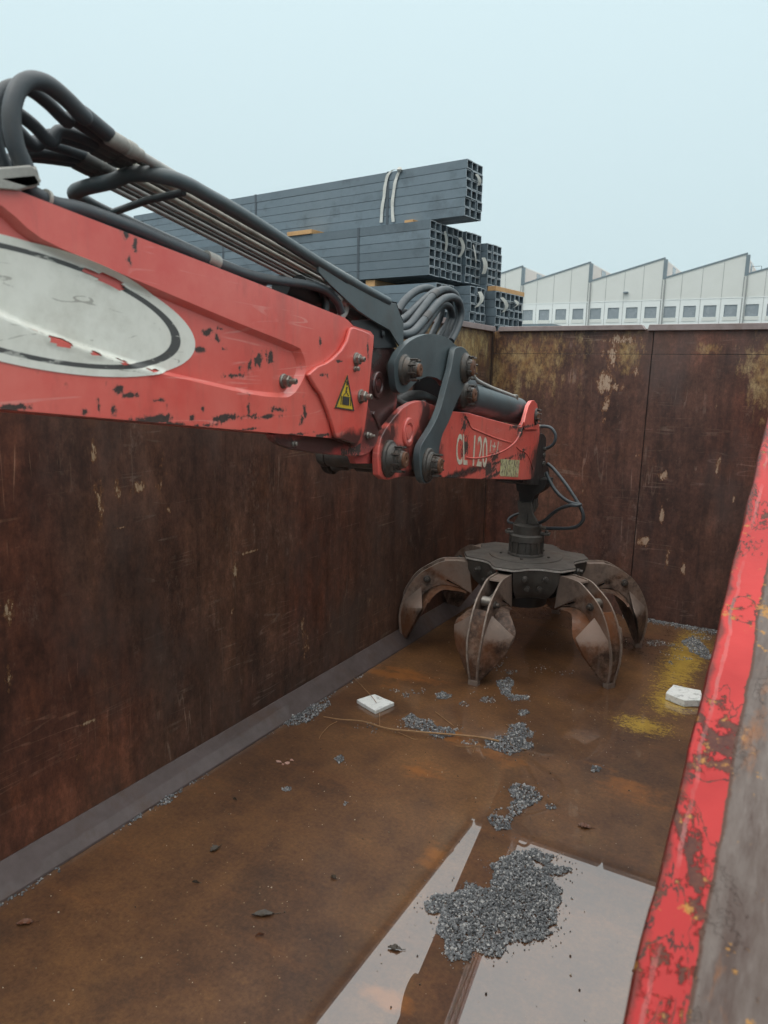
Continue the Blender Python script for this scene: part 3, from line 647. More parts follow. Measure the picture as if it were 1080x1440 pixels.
bm = BM(); add_lathe(bm, c1+u*.015, u, [(rr*.30, 0), (rr*.72, .004), (rr*.72, .045), (rr*.3, .05)], 20); add_cyl(bm, c1+u*.0+Vector((0, 0, rr*.62)), c1+u*.05+Vector((0, 0, rr*.60)), .012, 12); obj('cylinder_gland', bm, MT['steel'], cyl)
bm = BM(); add_tube(bm, spline(B((652, 520), (664, 526), (668.5, 533), (678, 539), (693, 546), (710, 552.5), (723, 557.5), x=XB-.08), 5), .0105, 10)
obj('oil_pipe', bm, MT['pipe_mid'], cyl, smooth=60)
e = at(724, 557.5, x=XB-.08); bm = BM(); add_lathe(bm, e-Vector((0, 0, .05)), (0, 0.15, 1), [(.016, 0), (.016, .03), (.021, .03), (.021, .058), (.012, .062)], 12); obj('pipe_fitting', bm, MT['steel'], cyl)
# far side clevis plates that hold the ear pin
plate('arm_ear', [(737.5, 594), (740, 583), (743.7, 570), (747.6, 564), (751.5, 563), (755.4, 568), (757, 577), (758.6, 593), (757, 604), (738, 604)], XB+.006, .0118, MT['arm_red'], bevel=.004)
# bolts
def bolt(px, py, x, r, l=.03, tip=True):
    k = PXM(px, py, x); c = at(px, py, x=x); bm = BM()
    add_lathe(bm, c-Vector((.002, 0, 0)), (1, 0, 0), [(r*1.05*k, 0), (r*1.05*k, .006), (r*.9*k, .008)], 20)
    add_lathe(bm, c+Vector((.004, 0, 0)), (1, 0, 0), [(r*.86*k, 0), (r*.86*k, l*.55), (r*.72*k, l*.65)], 6)
    if tip: add_lathe(bm, c+Vector((.004, 0, 0)), (1, 0, 0), [(r*.42*k, 0), (r*.42*k, l*1.25), (r*.34*k, l*1.35), (r*.2*k, l*1.35), (r*.2*k, l*1.1)], 14)
    return obj('bolt', bm, MT['steel'], crane, smooth=30)
bolt(398, 536, XB-RD, 10, .028); bolt(500.5, 505, XB+.014, 9, .02); bolt(498.5, 518.5, XB+.014, 4, .02, False); bolt(507, 557.5, XB+.014, 9.5, .026); bolt(516.6, 612.5, XB-.018, 5, .018)
bolt(412, 624, XB-.018, 4, .014, False)
# warning sticker and its print
tri = B((488.8, 527.5), (471.5, 573.5), (498.5, 577.5), x=XB+.0142)
o = plate('warning_sticker', [(488.8, 527), (471, 573.5), (498.5, 578)], XB+.0160, .0016, MT['yellow'], bevel=0)
o['label'] = 'yellow triangular warning sticker'
bm = BM()
xx = XB+.0172
for q in ([(488.8, 527), (471, 573.5), (473.5, 572.2), (488.6, 532.5)], [(488.8, 527), (498.5, 578), (496.5, 575.8), (488.6, 532.5)], [(471, 573.5), (498.5, 578), (496.5, 575.8), (473.5, 572.2)],
          [(487.6, 536), (489.3, 536.3), (489.3, 542), (487.6, 542)], [(487.4, 544), (489.6, 544), (487.6, 549), (486.6, 548.6)], [(486.4, 549), (488.6, 549.6), (488, 551), (485.9, 550.4)], [(487, 550.8), (487.8, 551), (491, 557), (490, 557)], [(487, 550.8), (487.8, 551), (483.6, 556.4), (482.8, 556.2)],
          [(482.2, 557), (491.6, 558.4), (491, 570.3), (481.4, 569)], [(480.2, 556.5), (481, 556.5), (480, 569), (479.2, 569)], [(493, 558.6), (493.8, 558.7), (493.6, 571), (492.8, 571)]):
    add_prism(bm, B(*q, x=xx), (-.0011, 0, 0))
obj('sticker_print', bm, MT['ink'], o, smooth=0)
# oval sticker following the pressed side, torn along the ridges
def fit_ellipse(pp):
    import numpy as np
    Q = np.array([[p.y, p.z] for p in pp]); m = Q.mean(0); q = Q-m
    c = np.linalg.lstsq(np.c_[q[:, 0]**2, q[:, 0]*q[:, 1], q[:, 1]**2, q[:, 0], q[:, 1]], np.ones(len(q)), rcond=None)[0]
    A_ = np.array([[c[0], c[1]/2], [c[1]/2, c[2]]]); ce = -np.linalg.solve(2*A_, c[3:]); w_, v_ = np.linalg.eigh(A_/(1+ce@A_@ce))
    v0 = v_[:, 0]*(1 if v_[0, 0] > 0 else -1)
    return tuple(float(k_) for k_ in ce+m), (float(w_[0]**-.5), float(w_[1]**-.5)), float(math.atan2(v0[1], v0[0]))
EC, EA, EANG = fit_ellipse(B((0, 328), (60, 340), (130, 365), (200, 405), (250, 445), (270, 470), (275, 479), (275.5, 480), (275.5, 481), (275.5, 482), (275.5, 483), (275, 484), (270, 496), (250, 512), (220, 523), (180, 529), (130, 527), (60, 518), (0, 511)))
EC = (EC[0]+.012, EC[1]-.0015); EA = (EA[0]*1.02, EA[1])
MT['decal'] = make_decal(EC, EA, EANG, None)
tears = [[(121, 380), (127, 378), (150, 384), (172, 393), (186, 403), (178, 408), (165, 403), (150, 396), (137, 386)], [(66, 470), (75, 471), (94, 478), (101, 485), (95, 489), (80, 486), (70, 481)],
         [(123, 495), (134, 493), (143, 498), (138, 501), (126, 499)], [(168, 504), (177, 507), (181, 512), (170, 512)], [(207, 519), (220, 518), (229, 522), (214, 525)]]
def inside(p, poly):
    c = False; n = len(poly)
    for i in range(n):
        a, b = poly[i], poly[i-1]
        if (a[1] > p[1]) != (b[1] > p[1]) and p[0] < (b[0]-a[0])*(p[1]-a[1])/(b[1]-a[1])+a[0]: c = not c
    return c
def dist_poly(p, poly):
    best = 1e9; P2 = Vector(p)
    for i in range(len(poly)):
        a, b = Vector(poly[i-1]), Vector(poly[i]); ab = b-a
        t = max(0, min(1, (P2-a).dot(ab)/max(ab.length_squared, 1e-9))); best = min(best, (P2-a-ab*t).length)
    return best
def to_px(p):
    d = p-EYE; z = d.dot(CUR[3]); return (540+FPX*d.dot(CUR[1])/z, 720-FPX*d.dot(CUR[2])/z)
ca, sa = math.cos(EANG), math.sin(EANG)
bm = BM(); grid = {}
NR, NA = 26, 180
near_rec = [tuple(a) for a in rec_s]
def decal_pt(i, j):
    r = i/NR; a = 2*math.pi*j/NA
    y = EC[0]+EA[0]*r*math.cos(a)*ca-EA[1]*r*math.sin(a)*sa; z = EC[1]+EA[0]*r*math.cos(a)*sa+EA[1]*r*math.sin(a)*ca
    return y, z
for i in range(NR+1):
    for j in range(NA):
        y, z = decal_pt(i, j); q = to_px(Vector((XB, y, z))) if y > .2 else None
        dep = RD
        if q:
            dd = dist_poly(q, near_rec); ins = inside(q, near_rec)
            dep = RD*min(1, dd/7.5) if ins else 0.0
        lift = .0016
        if q:
            for tr in tears:
                dt_ = dist_poly(q, tr)
                if dt_ < 5: lift += .004*(1-dt_/5)*(.5+MN.noise(Vector((q[0]*.2, q[1]*.2, 0))))
        grid[i, j] = (Vector((XB-dep+max(lift, .0016), y, z)), q)
vv = {k: bm.verts.new(v[0]) for k, v in grid.items() if k[0] > 0}; vc = bm.verts.new(grid[0, 0][0])
for j in range(NA):
    bm.faces.new((vc, vv[1, j], vv[1, (j+1) % NA]))
    for i in range(1, NR):
        ks = ((i, j), (i+1, j), (i+1, (j+1) % NA), (i, (j+1) % NA))
        cs = [grid[k][1] for k in ks]
        if all(cs):
            m = (sum(c[0] for c in cs)/4, sum(c[1] for c in cs)/4)
            if any(inside(m, tr) for tr in tears): continue
        bm.faces.new([vv[k] for k in ks])
o = obj('oval_sticker', bm, MT['decal'], boom, smooth=80); o['label'] = 'torn white oval sticker with a dark ring'
# lettering
def text_mesh(txt, size, name):
    cu = bpy.data.curves.new(name, 'FONT'); cu.body = txt; cu.size = size; cu.extrude = .0; cu.offset = .012*size
    to = bpy.data.objects.new(name, cu); COL.objects.link(to)
    dg = bpy.context.evaluated_depsgraph_get(); dg.update()
    me = bpy.data.meshes.new_from_object(to.evaluated_get(dg)); bpy.data.objects.remove(to); bpy.data.curves.remove(cu)
    return me
def lettering(txt, quad, x, name, parent):
    """letters laid on the plane x=: quad = pixel corners bottom-left, bottom-right, top-right, top-left"""
    me = text_mesh(txt, 1.0, name); xs_ = [v.co.x for v in me.vertices]; ys_ = [v.co.y for v in me.vertices]
    x0, x1, y0, y1 = min(xs_), max(xs_), min(ys_), max(ys_); q = B(*quad, x=x)
    for v in me.vertices:
        a, b = (v.co.x-x0)/(x1-x0), (v.co.y-y0)/(y1-y0)
        p = (q[0]*(1-a)+q[1]*a)*(1-b)+(q[3]*(1-a)+q[2]*a)*b; v.co = p
    bm = BM(); bm.from_mesh(me); bpy.data.meshes.remove(me)
    return obj(name, bm, MT['letter'], parent, smooth=0)
lettering('CL', [(641, 653), (657.5, 654.5), (656, 610), (642.5, 610)], XB-.0050, 'lettering', crane)
lettering('120', [(664.5, 655.5), (684.5, 657.5), (686, 615.5), (667, 611.5)], XB-.0050, 'lettering', crane)
lettering('1+1', [(688.5, 636), (699, 636.5), (701.5, 621), (690, 618.5)], XB-.0050, 'lettering', crane)
# worn type plate
def make_type_label():
    s = NT('worn_type_label', True)
    c = s.mix(s.step(s.noise(30, 6, .7), .4, .6), (.52, .50, .30), (.42, .42, .20))
    br = s.n('ShaderNodeTexBrick'); 
    bl = s.step(s.noise(26, 3, .6, v=s.map(s.pos, scale=(1, 1.6, 1.0))), .50, .53)
    c = s.mix(s.math('MULTIPLY', bl, .85), c, (.10, .07, .05))
    c = s.mix(s.step(s.noise(14, 5, .7, v=s.map(s.pos, loc=(3, 3, 3))), .58, .64), c, (.30, .05, .04))
    s.t.nodes.remove(br)
    return s.fin(c, .6)
MT['type'] = make_type_label()
o = plate('type_label', [(704.5, 645.5), (731, 647), (728.5, 671), (703, 669.5)], XB-.0044, .0014, MT['type'], bevel=0); o['label'] = 'worn pale yellow type label'
# pipe guard: hairpin tube frame, two rails and a cross bar, and its side brackets
XG = XB-.02; XF = XB-.275
near = B((545, 424), (500, 400), (448, 369.5), (346, 305), (290, 273.5), (262, 258.5), x=XG)
far_ = B((120, 284), (153, 301), (241, 340), (311, 371.5), (372, 396), x=XF)
mid_ = B((236, 254), (188, 257.5), (140, 263.5), x=None) if False else []
cA = near[-1]; cB = far_[0]
dirn = (near[-1]-near[-2]).normalized()
bend = [cA+dirn*.05+Vector((-.02, 0, 0)), cA+dirn*.075+Vector((-.075, 0, 0)), cA.lerp(cB, .5)+dirn*.07, cB+dirn*.075+Vector((.075, 0, 0)), cB+dirn*.05+Vector((.02, 0, 0))]
bm = BM(); add_tube(bm, spline(near+bend+far_, 6), .0155, 14)
guard = obj('pipe_guard', bm, MT['gray_paint'], crane, smooth=60)
bm = BM(); e1, e2 = at(200, 276, x=XG-.05), None
p_, q_ = near[-1].lerp(near[-2], .25), far_[0].lerp(far_[1], .9)
add_tube(bm, [p_+Vector((-.02, 0, -.01)), p_.lerp(q_, .5), q_+Vector((.02, 0, 0))], .008, 10); obj('guard_cross_bar', bm, MT['gray_paint'], guard, smooth=60)
brk = [(448.5, 370), (448.5, 383), (462, 398), (478, 413), (503.7, 437), (524, 450.5), (548, 464), (557, 479), (565, 490.5), (567.6, 487), (567.6, 454), (563, 443), (557.4, 427), (546, 424), (545, 423), (528, 416), (527, 419), (499, 403), (497, 399.5), (491, 396.5), (489, 399.5), (464, 383.5), (461, 379)]
plate('guard_bracket', brk, XG+.008, .008, MT['gray_paint'], bevel=.0015)
plate('guard_bracket', [(492.6, 451), (524, 450), (548, 464), (560, 489), (526, 489.5), (525, 470), (516, 465.5), (497, 458)], XG-.012, .01, MT['gray_black'], bevel=.0015)
plate('guard_bracket', brk, XF-.01, .008, MT['gray_paint'], bevel=.0015)
# cover plate between the two brackets
q = B((545, 422.5), (557.4, 425), (563, 441), (567.6, 453), x=XG)
bm = BM(); 
for a, b in zip(q, q[1:]):
    vs = [bm.verts.new(p) for p in (a, b, b+Vector((-.262, 0, 0)), a+Vector((-.262, 0, 0)))]; bm.faces.new(vs)
bmesh.ops.solidify(bm, geom=bm.faces[:], thickness=.006); obj('guard_cover', bm, MT['gray_paint'], crane)
bm = BM(); bc = at(537, 470, x=XG-.012); add_lathe(bm, bc, (1, 0, 0), [(.013, 0), (.013, .006), (.010, .008)], 16); obj('bracket_bolt', bm, MT['gray_black'], crane)
# steel pipes along the boom: start under the hoses, end behind the bracket
pend0, pend1 = at(492, 421, x=XG-.055), at(150, 214, x=XG-.055)
ud = (pend1-pend0).normalized(); PL = (at(232, 240, x=XG-.03)-pend0).length
pipes = []; NP = 9
mats = ['pipe_mid', 'pipe_dark', 'pipe_pale', 'pipe_dark', 'pipe_pale', 'pipe_dark', 'pipe_mid', 'pipe_dark', 'pipe_mid']
lineA, lineB = near[0]+Vector((0, 0, .019)), near[-1]+Vector((0, 0, .019))
ud = (lineB-lineA).normalized()
for i in range(NP):
    xo = -.03-.0245*i; r = (.0095, .0062, .0088, .0062, .0088, .0062, .007, .0062, .0072)[i]
    a = lineA+ud*.12+Vector((xo, 0, 0)); b = lineB+ud*(.10-.012*i)+Vector((xo, 0, 0))
    bm = BM(); add_tube(bm, [a-ud*.05+Vector((0, 0, -.05)), a, a+ud*.2, b], r, 10)
    o = obj('hydraulic_pipe', bm, MT[mats[i]], crane, smooth=60); pipes.append((b, xo, r))
# fat hoses that loop up from the clamp and drop to the pipe ends
loop = [(43, 262), (36, 238), (22, 205), (16, 165), (21, 135), (32, 118), (48, 113), (68, 119), (92, 138), (118, 164), (142, 188), (164, 205)]
for i in range(7):
    pe = pipes[min(i, NP-1)][0]; x = XG-.01-.040*i
    sh = Vector((x-(XG-.01), 0, 0)); lp = [at(a, b, x=XG-.01) for a, b in loop]
    end = pipes[i+(1 if i > 3 else 0)][0]; q = [p+sh+Vector((0, 0, -.012*i + .01*math.sin(i*2.1))) for p in lp]
    q[-1] = end+ud*.086+Vector((0, 0, .003)); q[-2] = q[-2]*.5+(end+ud*.19+Vector((0, 0, .028)))*.5
    r = .0145 if i < 1 else .0115
    bm = BM(); add_tube(bm, spline(q, 7), r, 14); h = obj('hydraulic_hose', bm, MT['rubber'], crane, smooth=60)
    bm = BM(); add_lathe(bm, end+ud*.09, -ud, [(r*.9, 0), (r*1.02, .003), (r*1.02, .040), (r*.85, .044), (r*.85, .048), (r*1.05, .050), (r*1.05, .068), (r*.85, .071), (r*.85, .088), (r*.5, .092), (r*.5, .11)], 8 if False else 18)
    obj('hose_fitting', bm, MT['clamp' if i == 0 else 'pipe_dark'], h, smooth=30)
# clamp holding the hoses
cl = B((-60, 240), (44, 232), (50, 237), (52, 232), (57, 250), (60, 254), (54, 262), (48, 264), (30, 268), (-40, 262), x=XG+.03)
bm = BM(); add_prism(bm, cl, (-.05, 0, 0)); add_box(bm, (XG-.34, cl[2].y-.02, cl[7].z+.005), (XG-.02, cl[2].y+.015, cl[7].z+.03)); obj('hose_clamp', bm, MT['clamp'], crane, bevel=.006)
# flat return hose lying on the boom edge
q = spline(B((34, 255), (42, 268), (56, 277), (78, 288), (100, 292.5), (118, 297), (150, 308), (200, 327), (258, 352), (300, 369), (340, 384), (372, 392), (400, 396), (430, 400), (455, 407), (474, 424), (480, 440), x=XB-.035), 5)
bm = BM(); add_tube(bm, q, [.0118+.003*math.sin(min(1, i/len(q)*1.3)*math.pi) for i in range(len(q))], 12); h = obj('hydraulic_hose', bm, MT['rubber'], crane, smooth=60)
for a, b in (((62, 279), (66, 281)), ((289, 362), (305, 369))):
    p0, p1 = B(a, b, x=XB-.034); bm = BM(); add_cyl(bm, p0, p1, .0162, 16); obj('hose_ferrule', bm, MT['clamp'], h, smooth=40)
# dark manifold and short hoses under the guard
bm = BM()
for k_, (a, b) in enumerate((((395, 402), (470, 436)), ((420, 400), (500, 440)))):
    add_tube(bm, spline([at(a[0], a[1], x=XB-.10-.07*k_), at((a[0]+b[0])/2, (a[1]+b[1])/2-4, x=XB-.10-.07*k_), at(b[0], b[1], x=XB-.10-.07*k_)], 6), .03, 12)
for i in range(5):
    xx = XB-.06-.045*i
    add_tube(bm, spline([at(440+6*i, 402+2*i, x=xx), at(452+6*i, 408, x=xx), at(458+6*i, 425, x=xx), at(456+6*i, 445, x=xx)], 5), .013, 10)
add_box(bm, tuple(at(470, 450, x=XB-.28)+Vector((0, .0, .0))), tuple(at(545, 438, x=XB-.05)+Vector((0, .05, .03))))
obj('valve_block', bm, MT['grease'], crane, smooth=50)
p0 = at(459, 437, x=XB-.03); bm = BM(); add_tube(bm, spline(B((476, 447), (484, 440), (485, 428), (478, 420), x=XB-.045), 5), .012, 10); obj('hydraulic_pipe', bm, MT['pipe_mid'], crane, smooth=60)
# black hoses looping over the knuckle
loops = [([(560, 438), (566, 427), (575, 417), (588, 408), (601, 405), (613, 410), (621, 424), (619, 446), (609, 468), (603, 482)], -.16),
         ([(561, 452), (572, 445), (586, 431), (603, 416), (617, 409), (629, 416), (634, 432), (631, 452), (620, 470), (614, 482)], -.12),
         ([(562, 462), (576, 457), (593, 436), (611, 414), (626, 407), (639, 413), (645, 428), (643, 450), (635, 470), (630, 482)], -.08),
         ([(558, 468), (568, 471), (582, 466), (600, 446), (620, 423), (636, 418), (646, 426), (648, 445), (642, 464), (634, 480)], -.045),
         ([(562, 456), (570, 468), (581, 474), (594, 465), (606, 447), (620, 430), (632, 432), (636, 450), (628, 470), (622, 482)], -.10),
         ([(561, 441), (568, 438), (575, 442), (577, 452), (572, 462)], -.20)]
for pts_, dx in loops:
    bm = BM(); add_tube(bm, spline([at(a, b, x=XB+dx) for a, b in pts_], 6), .0165 if dx != -.2 else .013, 12); h = obj('hydraulic_hose', bm, MT['rubber'], crane, smooth=60)
    if dx in (-.045, -.08):
        s_ = spline([at(a, b, x=XB+dx) for a, b in pts_], 6)[17:20]; bm = BM(); add_tube(bm, s_, .018, 12); obj('hose_tie', bm, MT['grease'], h, smooth=60)
bm = BM(); add_tube(bm, spline(B((540, 590), (556, 572), (572, 562), (590, 560), (606, 566), x=XB-.115), 5), .034, 12)
h = obj('hydraulic_hose', bm, MT['grease'], crane, smooth=60)
bm = BM(); add_tube(bm, spline(B((553, 560), (562, 565), (572, 569), (584, 570), (596, 566), x=XB-.07), 5), .012, 10); obj('hydraulic_pipe', bm, MT['pipe_dark'], crane, smooth=60)
# rotator bracket block at the arm tip
bm = BM(); add_prism(bm, spline(B((753, 612), (760, 609.5), (766, 611.5), (768.5, 620), (767, 646), (771, 654), (772, 668.5), (768, 678), (758, 682), (735, 679), (740, 660), (750, 640), x=XB-.035), 2, True), (-.18, 0, 0)); obj('tip_bracket', bm, MT['grease'], crane, bevel=.006)
for a, b, r in ((764, 652, 4), (766, 669, 5), (764, 640, 4)): 
    k = PXM(a, b, XB); cc = at(a, b, x=XB-.035); bm = BM(); add_lathe(bm, cc, (1, 0, 0), [(r*k, 0), (r*k, .01), (r*k*.6, .016)], 8); obj('bracket_bolt', bm, MT['pin'], crane)
# slew column behind the viewer that carries the boom
bm = BM(); px_, py_ = XB-.12, -1.45
add_box(bm, (px_-.18, py_-.2, GZ+.5), (px_+.18, py_+.15, 2.9)); add_box(bm, (px_-.55, py_-.4, GZ), (px_+.55, py_+.4, GZ+.5))
obj('slew_column', bm, MT['boom_red'], crane, bevel=.02)

# ------------------------------------------------------------------ grapple
use_frame(WORLD)
gr = thing('grapple', 'rusty six-tine orange-peel grapple standing on the container floor', 'grapple', tuple(GC))
ZT = .70
def hubring(scale, z, dz=0):
    pts = []
    for k in range(6):
        a0 = R(-90+60*k)
        for t_, r_ in ((-8.5, .455), (8.5, .455)):
            a = a0+R(t_); pts.append(Vector((math.cos(a)*r_*scale, math.sin(a)*r_*scale, z))+GC)
        for t_, r_ in ((14, .425), (19, .392), (25, .372), (30, .367), (35, .372), (41, .392), (46, .425)):
            a = a0+R(t_); pts.append(Vector((math.cos(a)*r_*scale, math.sin(a)*r_*scale, z))+GC)
    return pts
bm = BM(); add_prism(bm, hubring(1, ZT), (0, 0, -.022)); obj('top_plate', bm, MT['hub_top'], gr, bevel=.003)
bm = BM(); a, b = hubring(1.004, ZT-.008), hubring(1.004, ZT-.0215); n = len(a)
ra, rb = [bm.verts.new(p) for p in a], [bm.verts.new(p) for p in b]
for i in range(n): bm.faces.new((ra[i], ra[(i+1) % n], rb[(i+1) % n], rb[i]))
bmesh.ops.solidify(bm, geom=bm.faces[:], thickness=.002); obj('plate_edge_highlight', bm, MT['hub_edge'], gr, smooth=50)
bm = BM(); add_lathe(bm, GC+Vector((0, 0, ZT-.001)), (0, 0, 1), [(.27, 0), (.268, .008), (.12, .009)], 60); obj('cover_disc', bm, MT['hub_top'], gr)
# scalloped body walls below the plate, pierced by the tine slots
bm = BM()
levels = [(.985, ZT-.022), (.96, ZT-.10), (.86, ZT-.18), (.70, ZT-.245), (.62, ZT-.26)]
rr_ = [[bm.verts.new(p) for p in hubring(s_, z_)] for s_, z_ in levels]
for a, b in zip(rr_, rr_[1:]):
    for i in range(n):
        if i % 9 == 0: continue                      # slot between the two cheeks
        bm.faces.new((a[i], a[(i+1) % n], b[(i+1) % n], b[i]))
bm.faces.new(rr_[-1]); bmesh.ops.solidify(bm, geom=bm.faces[:], thickness=.012)
obj('hub_body', bm, MT['hub'], gr, smooth=50)
bm = BM(); add_cyl(bm, GC+Vector((0, 0, ZT-.36)), GC+Vector((0, 0, ZT-.03)), .17, 30, .22); obj('hub_core', bm, MT['grease'], gr)
# bolt pairs on every scallop
for k in range(6):
    for da, zz, rr2 in ((-11, -.085, .40), (11, -.085, .40), (-8, -.165, .35), (8, -.165, .35)):
        a = R(-60+60*k+da*1.0); w = Vector((math.cos(a), math.sin(a), 0)); am = R(-60+60*k); w2 = Vector((math.cos(am), math.sin(am), 0))
        p = GC + w*(rr2-.022) + Vector((0, 0, ZT+zz)); bm = BM()
        add_lathe(bm, p, w*.85+w2*.15, [(.024, 0), (.024, .018), (.018, .022), (.016, .022), (.015, .042), (.008, .044)], 14); obj('hub_bolt', bm, MT['pin'], gr, smooth=35)
for k in range(5):
    a = R(-80+72*k); p = GC+Vector((math.cos(a)*.185, math.sin(a)*.185, ZT+.007)); bm = BM(); add_lathe(bm, p, (0, 0, 1), [(.011, 0), (.011, .010), (.006, .011)], 6); obj('plate_bolt', bm, MT['pin'], gr)
# tine, built once in (r, t, z) and turned round the axis
oc = [(.425, .655), (.60, .655), (.70, .612), (.80, .545), (.875, .44), (.925, .31), (.938, .20), (.928, .10), (.912, .03)]
ic = [(.872, .03), (.855, .12), (.832, .22), (.80, .32), (.757, .395), (.705, .44), (.63, .470), (.55, .465), (.46, .44), (.395, .405)]
oS = [tuple(v.to_2d()) for v in spline([(a, b, 0) for a, b in oc], 4)]
HW = .056
bm = BM()
chk = [(x, 0, z) for x, z in oS] + [(x, 0, z) for x, z in [tuple(v.to_2d()) for v in spline([(a, b, 0) for a, b in ic], 3)]]
def taper(x, z): return HW if z > .30 else HW*(.50+.50*z/.30)
for sgn in (1, -1):
    pts_o = [Vector((x, sgn*taper(x, z), z)) for x, _, z in chk]; pts_i = [Vector((x, sgn*(taper(x, z)-.013), z)) for x, _, z in chk]
    a = [bm.verts.new(p) for p in pts_o]; b = [bm.verts.new(p) for p in pts_i]; nn = len(a)
    for t3 in tessellate_polygon([[Vector((p.x, p.z, 0)) for p in pts_o]]):
        bm.faces.new([a[i] for i in t3]); bm.faces.new([b[i] for i in t3])
    for i in range(nn):
        f_ = bm.faces.new((a[i], b[i], b[(i+1) % nn], a[(i+1) % nn]))
        if i < len(oS)-1: f_.material_index = 1
# root cap between the cheeks, and the recessed spine from the elbow down
add_prism(bm, [(.43, -.043, .649), (.60, -.043, .649), (.605, -.043, .636), (.43, -.043, .636)], (0, .086, 0))
sp = [p for p in oS if p[1] < .50]
spi = [(p[0]-.010, p[1]) for p in sp]; spb = [(p[0]-.05, p[1]-.005) for p in sp]
add_prism(bm, [(x, -.0428*(1), z) for x, z in [(sp[0][0]-.06, sp[0][1]-.004)] + spi + [(.84, .03), (.80, .30)]], (0, .0856, 0)) if False else None
ring = []
for (x, z) in spi:
    w = taper(x, z)-.0132; ring.append((bm.verts.new((x, w, z)), bm.verts.new((x, -w, z))))
for a, b in zip(ring, ring[1:]): bm.faces.new((a[0], a[1], b[1], b[0]))
w = .0425; v0 = [bm.verts.new((spi[0][0], w, spi[0][1])), bm.verts.new((spi[0][0], -w, spi[0][1])), bm.verts.new((spi[0][0]-.11, -w, spi[0][1]-.035)), bm.verts.new((spi[0][0]-.11, w, spi[0][1]-.035))]; bm.faces.new(v0)
# floor of the open channel
add_prism(bm, [(.47, -.0425, .46), (.62, -.0425, .485), (.74, -.0425, .44), (.745, -.0425, .43), (.62, -.0425, .474), (.47, -.0425, .45)], (0, .085, 0))
# inner shell leaf: widens to the elbow and narrows to the tip
iS = [tuple(v.to_2d()) for v in spline([(a, b, 0) for a, b in ic[::-1]], 4)]     # root -> tip
def leaf_w(x, z):
    if z > .40 and x < .56: return .058+(.56-.56)*0 + max(0, (x-.42)/.14)*.055
    tab = [(.47, .12), (.44, .165), (.40, .20), (.35, .218), (.30, .212), (.22, .178), (.12, .112), (.06, .068), (.03, .040)]
    for (z0, w0), (z1, w1) in zip(tab, tab[1:]):
        if z <= z0 and z >= z1: return w0+(w1-w0)*(z0-z)/(z0-z1)
    return .115 if z > .47 else .03
L_ = []
for (x, z) in iS:
    if x < .44 and z > .4: continue
    L_.append((x, z, leaf_w(x, z)))
rows = []
for (x, z, w) in L_:
    sw = .030*(w/.19)**2
    rows.append([bm.verts.new((x-sw*abs(t_)**2 + (0 if z > .4 else 0), t_*w, z-(.02*abs(t_)**2 if z > .38 else 0))) for t_ in (-1, -.7, -.3, 0, .3, .7, 1)])
newf = []
for a, b in zip(rows, rows[1:]):
    for i in range(6): newf.append(bm.faces.new((a[i], a[i+1], b[i+1], b[i])))
# wedge from the leaf edges to the cheeks, closed on top by a sloped gusset
for sgn in (1, -1):
    st_ = []
    for z in (.34, .28, .22, .16, .10, .055, .032):
        xo = min((abs(p[1]-z), p[0]) for p in oS if p[0] > .8)[1]-.012; xi = min((abs(p[1]-z), p[0]) for p in iS if p[0] > .72)[1]; w = leaf_w(xi, z)
        st_.append((Vector((xo, sgn*(taper(xo, z)-.004), z)), Vector((xi-.022*(w/.19)**2+.010, sgn*(w-.004), z-(.0))), Vector((xi, sgn*.03, z))))
    vs = [[bm.verts.new(p) for p in q] for q in st_]
    for a, b in zip(vs, vs[1:]): bm.faces.new((a[0], a[1], b[1], b[0]))
    pk = bm.verts.new((.775, sgn*.058, .455))
    bm.faces.new((vs[0][0], vs[0][1], pk))
    bm.faces.new((pk, vs[0][1], vs[0][2]))
    bm.faces.new((vs[-1][0], vs[-1][1], vs[-1][2]))
# blunt tip
add_box(bm, (.868, -.034, .0), (.916, .034, .034))
for v in bm.verts: v.co += Vector(GC)
tine = obj('tine', bm, [MT['tine'], MT['rim_worn_highlight']], gr, smooth=30)
b_ = tine.modifiers.new('bevel', 'BEVEL'); b_.width = .003; b_.segments = 1; b_.limit_method = 'ANGLE'; b_.angle_limit = R(60)
WL = GC
tbs = []
for sgn in (1, -1):
    bm = BM(); add_lathe(bm, GC+Vector((.735, sgn*.054, .515)), (0, sgn, 0), [(.027, 0), (.027, .012), (.020, .016), (.017, .016), (.016, .034), (.008, .037)], 12)
    tbs.append(obj('pivot_bolt', bm, MT['pin'], tine, smooth=35))
bm = BM(); add_lathe(bm, GC+Vector((.72, -.040, .525)), (0, 1, 0), [(.026, 0), (.034, .006), (.034, .074), (.026, .080)], 20); add_cyl(bm, GC+Vector((.42, 0, .56)), GC+Vector((.705, 0, .53)), .016, 14)
te = obj('rod_eye', bm, MT['steel'], tine, smooth=35)
for k in range(6):
    t_ = tine if k == 0 else clone(tine, gr)
    t_.rotation_euler = (0, 0, R(-90+60*k))
    if k:
        for q_ in tbs + [te]: clone(q_, t_)
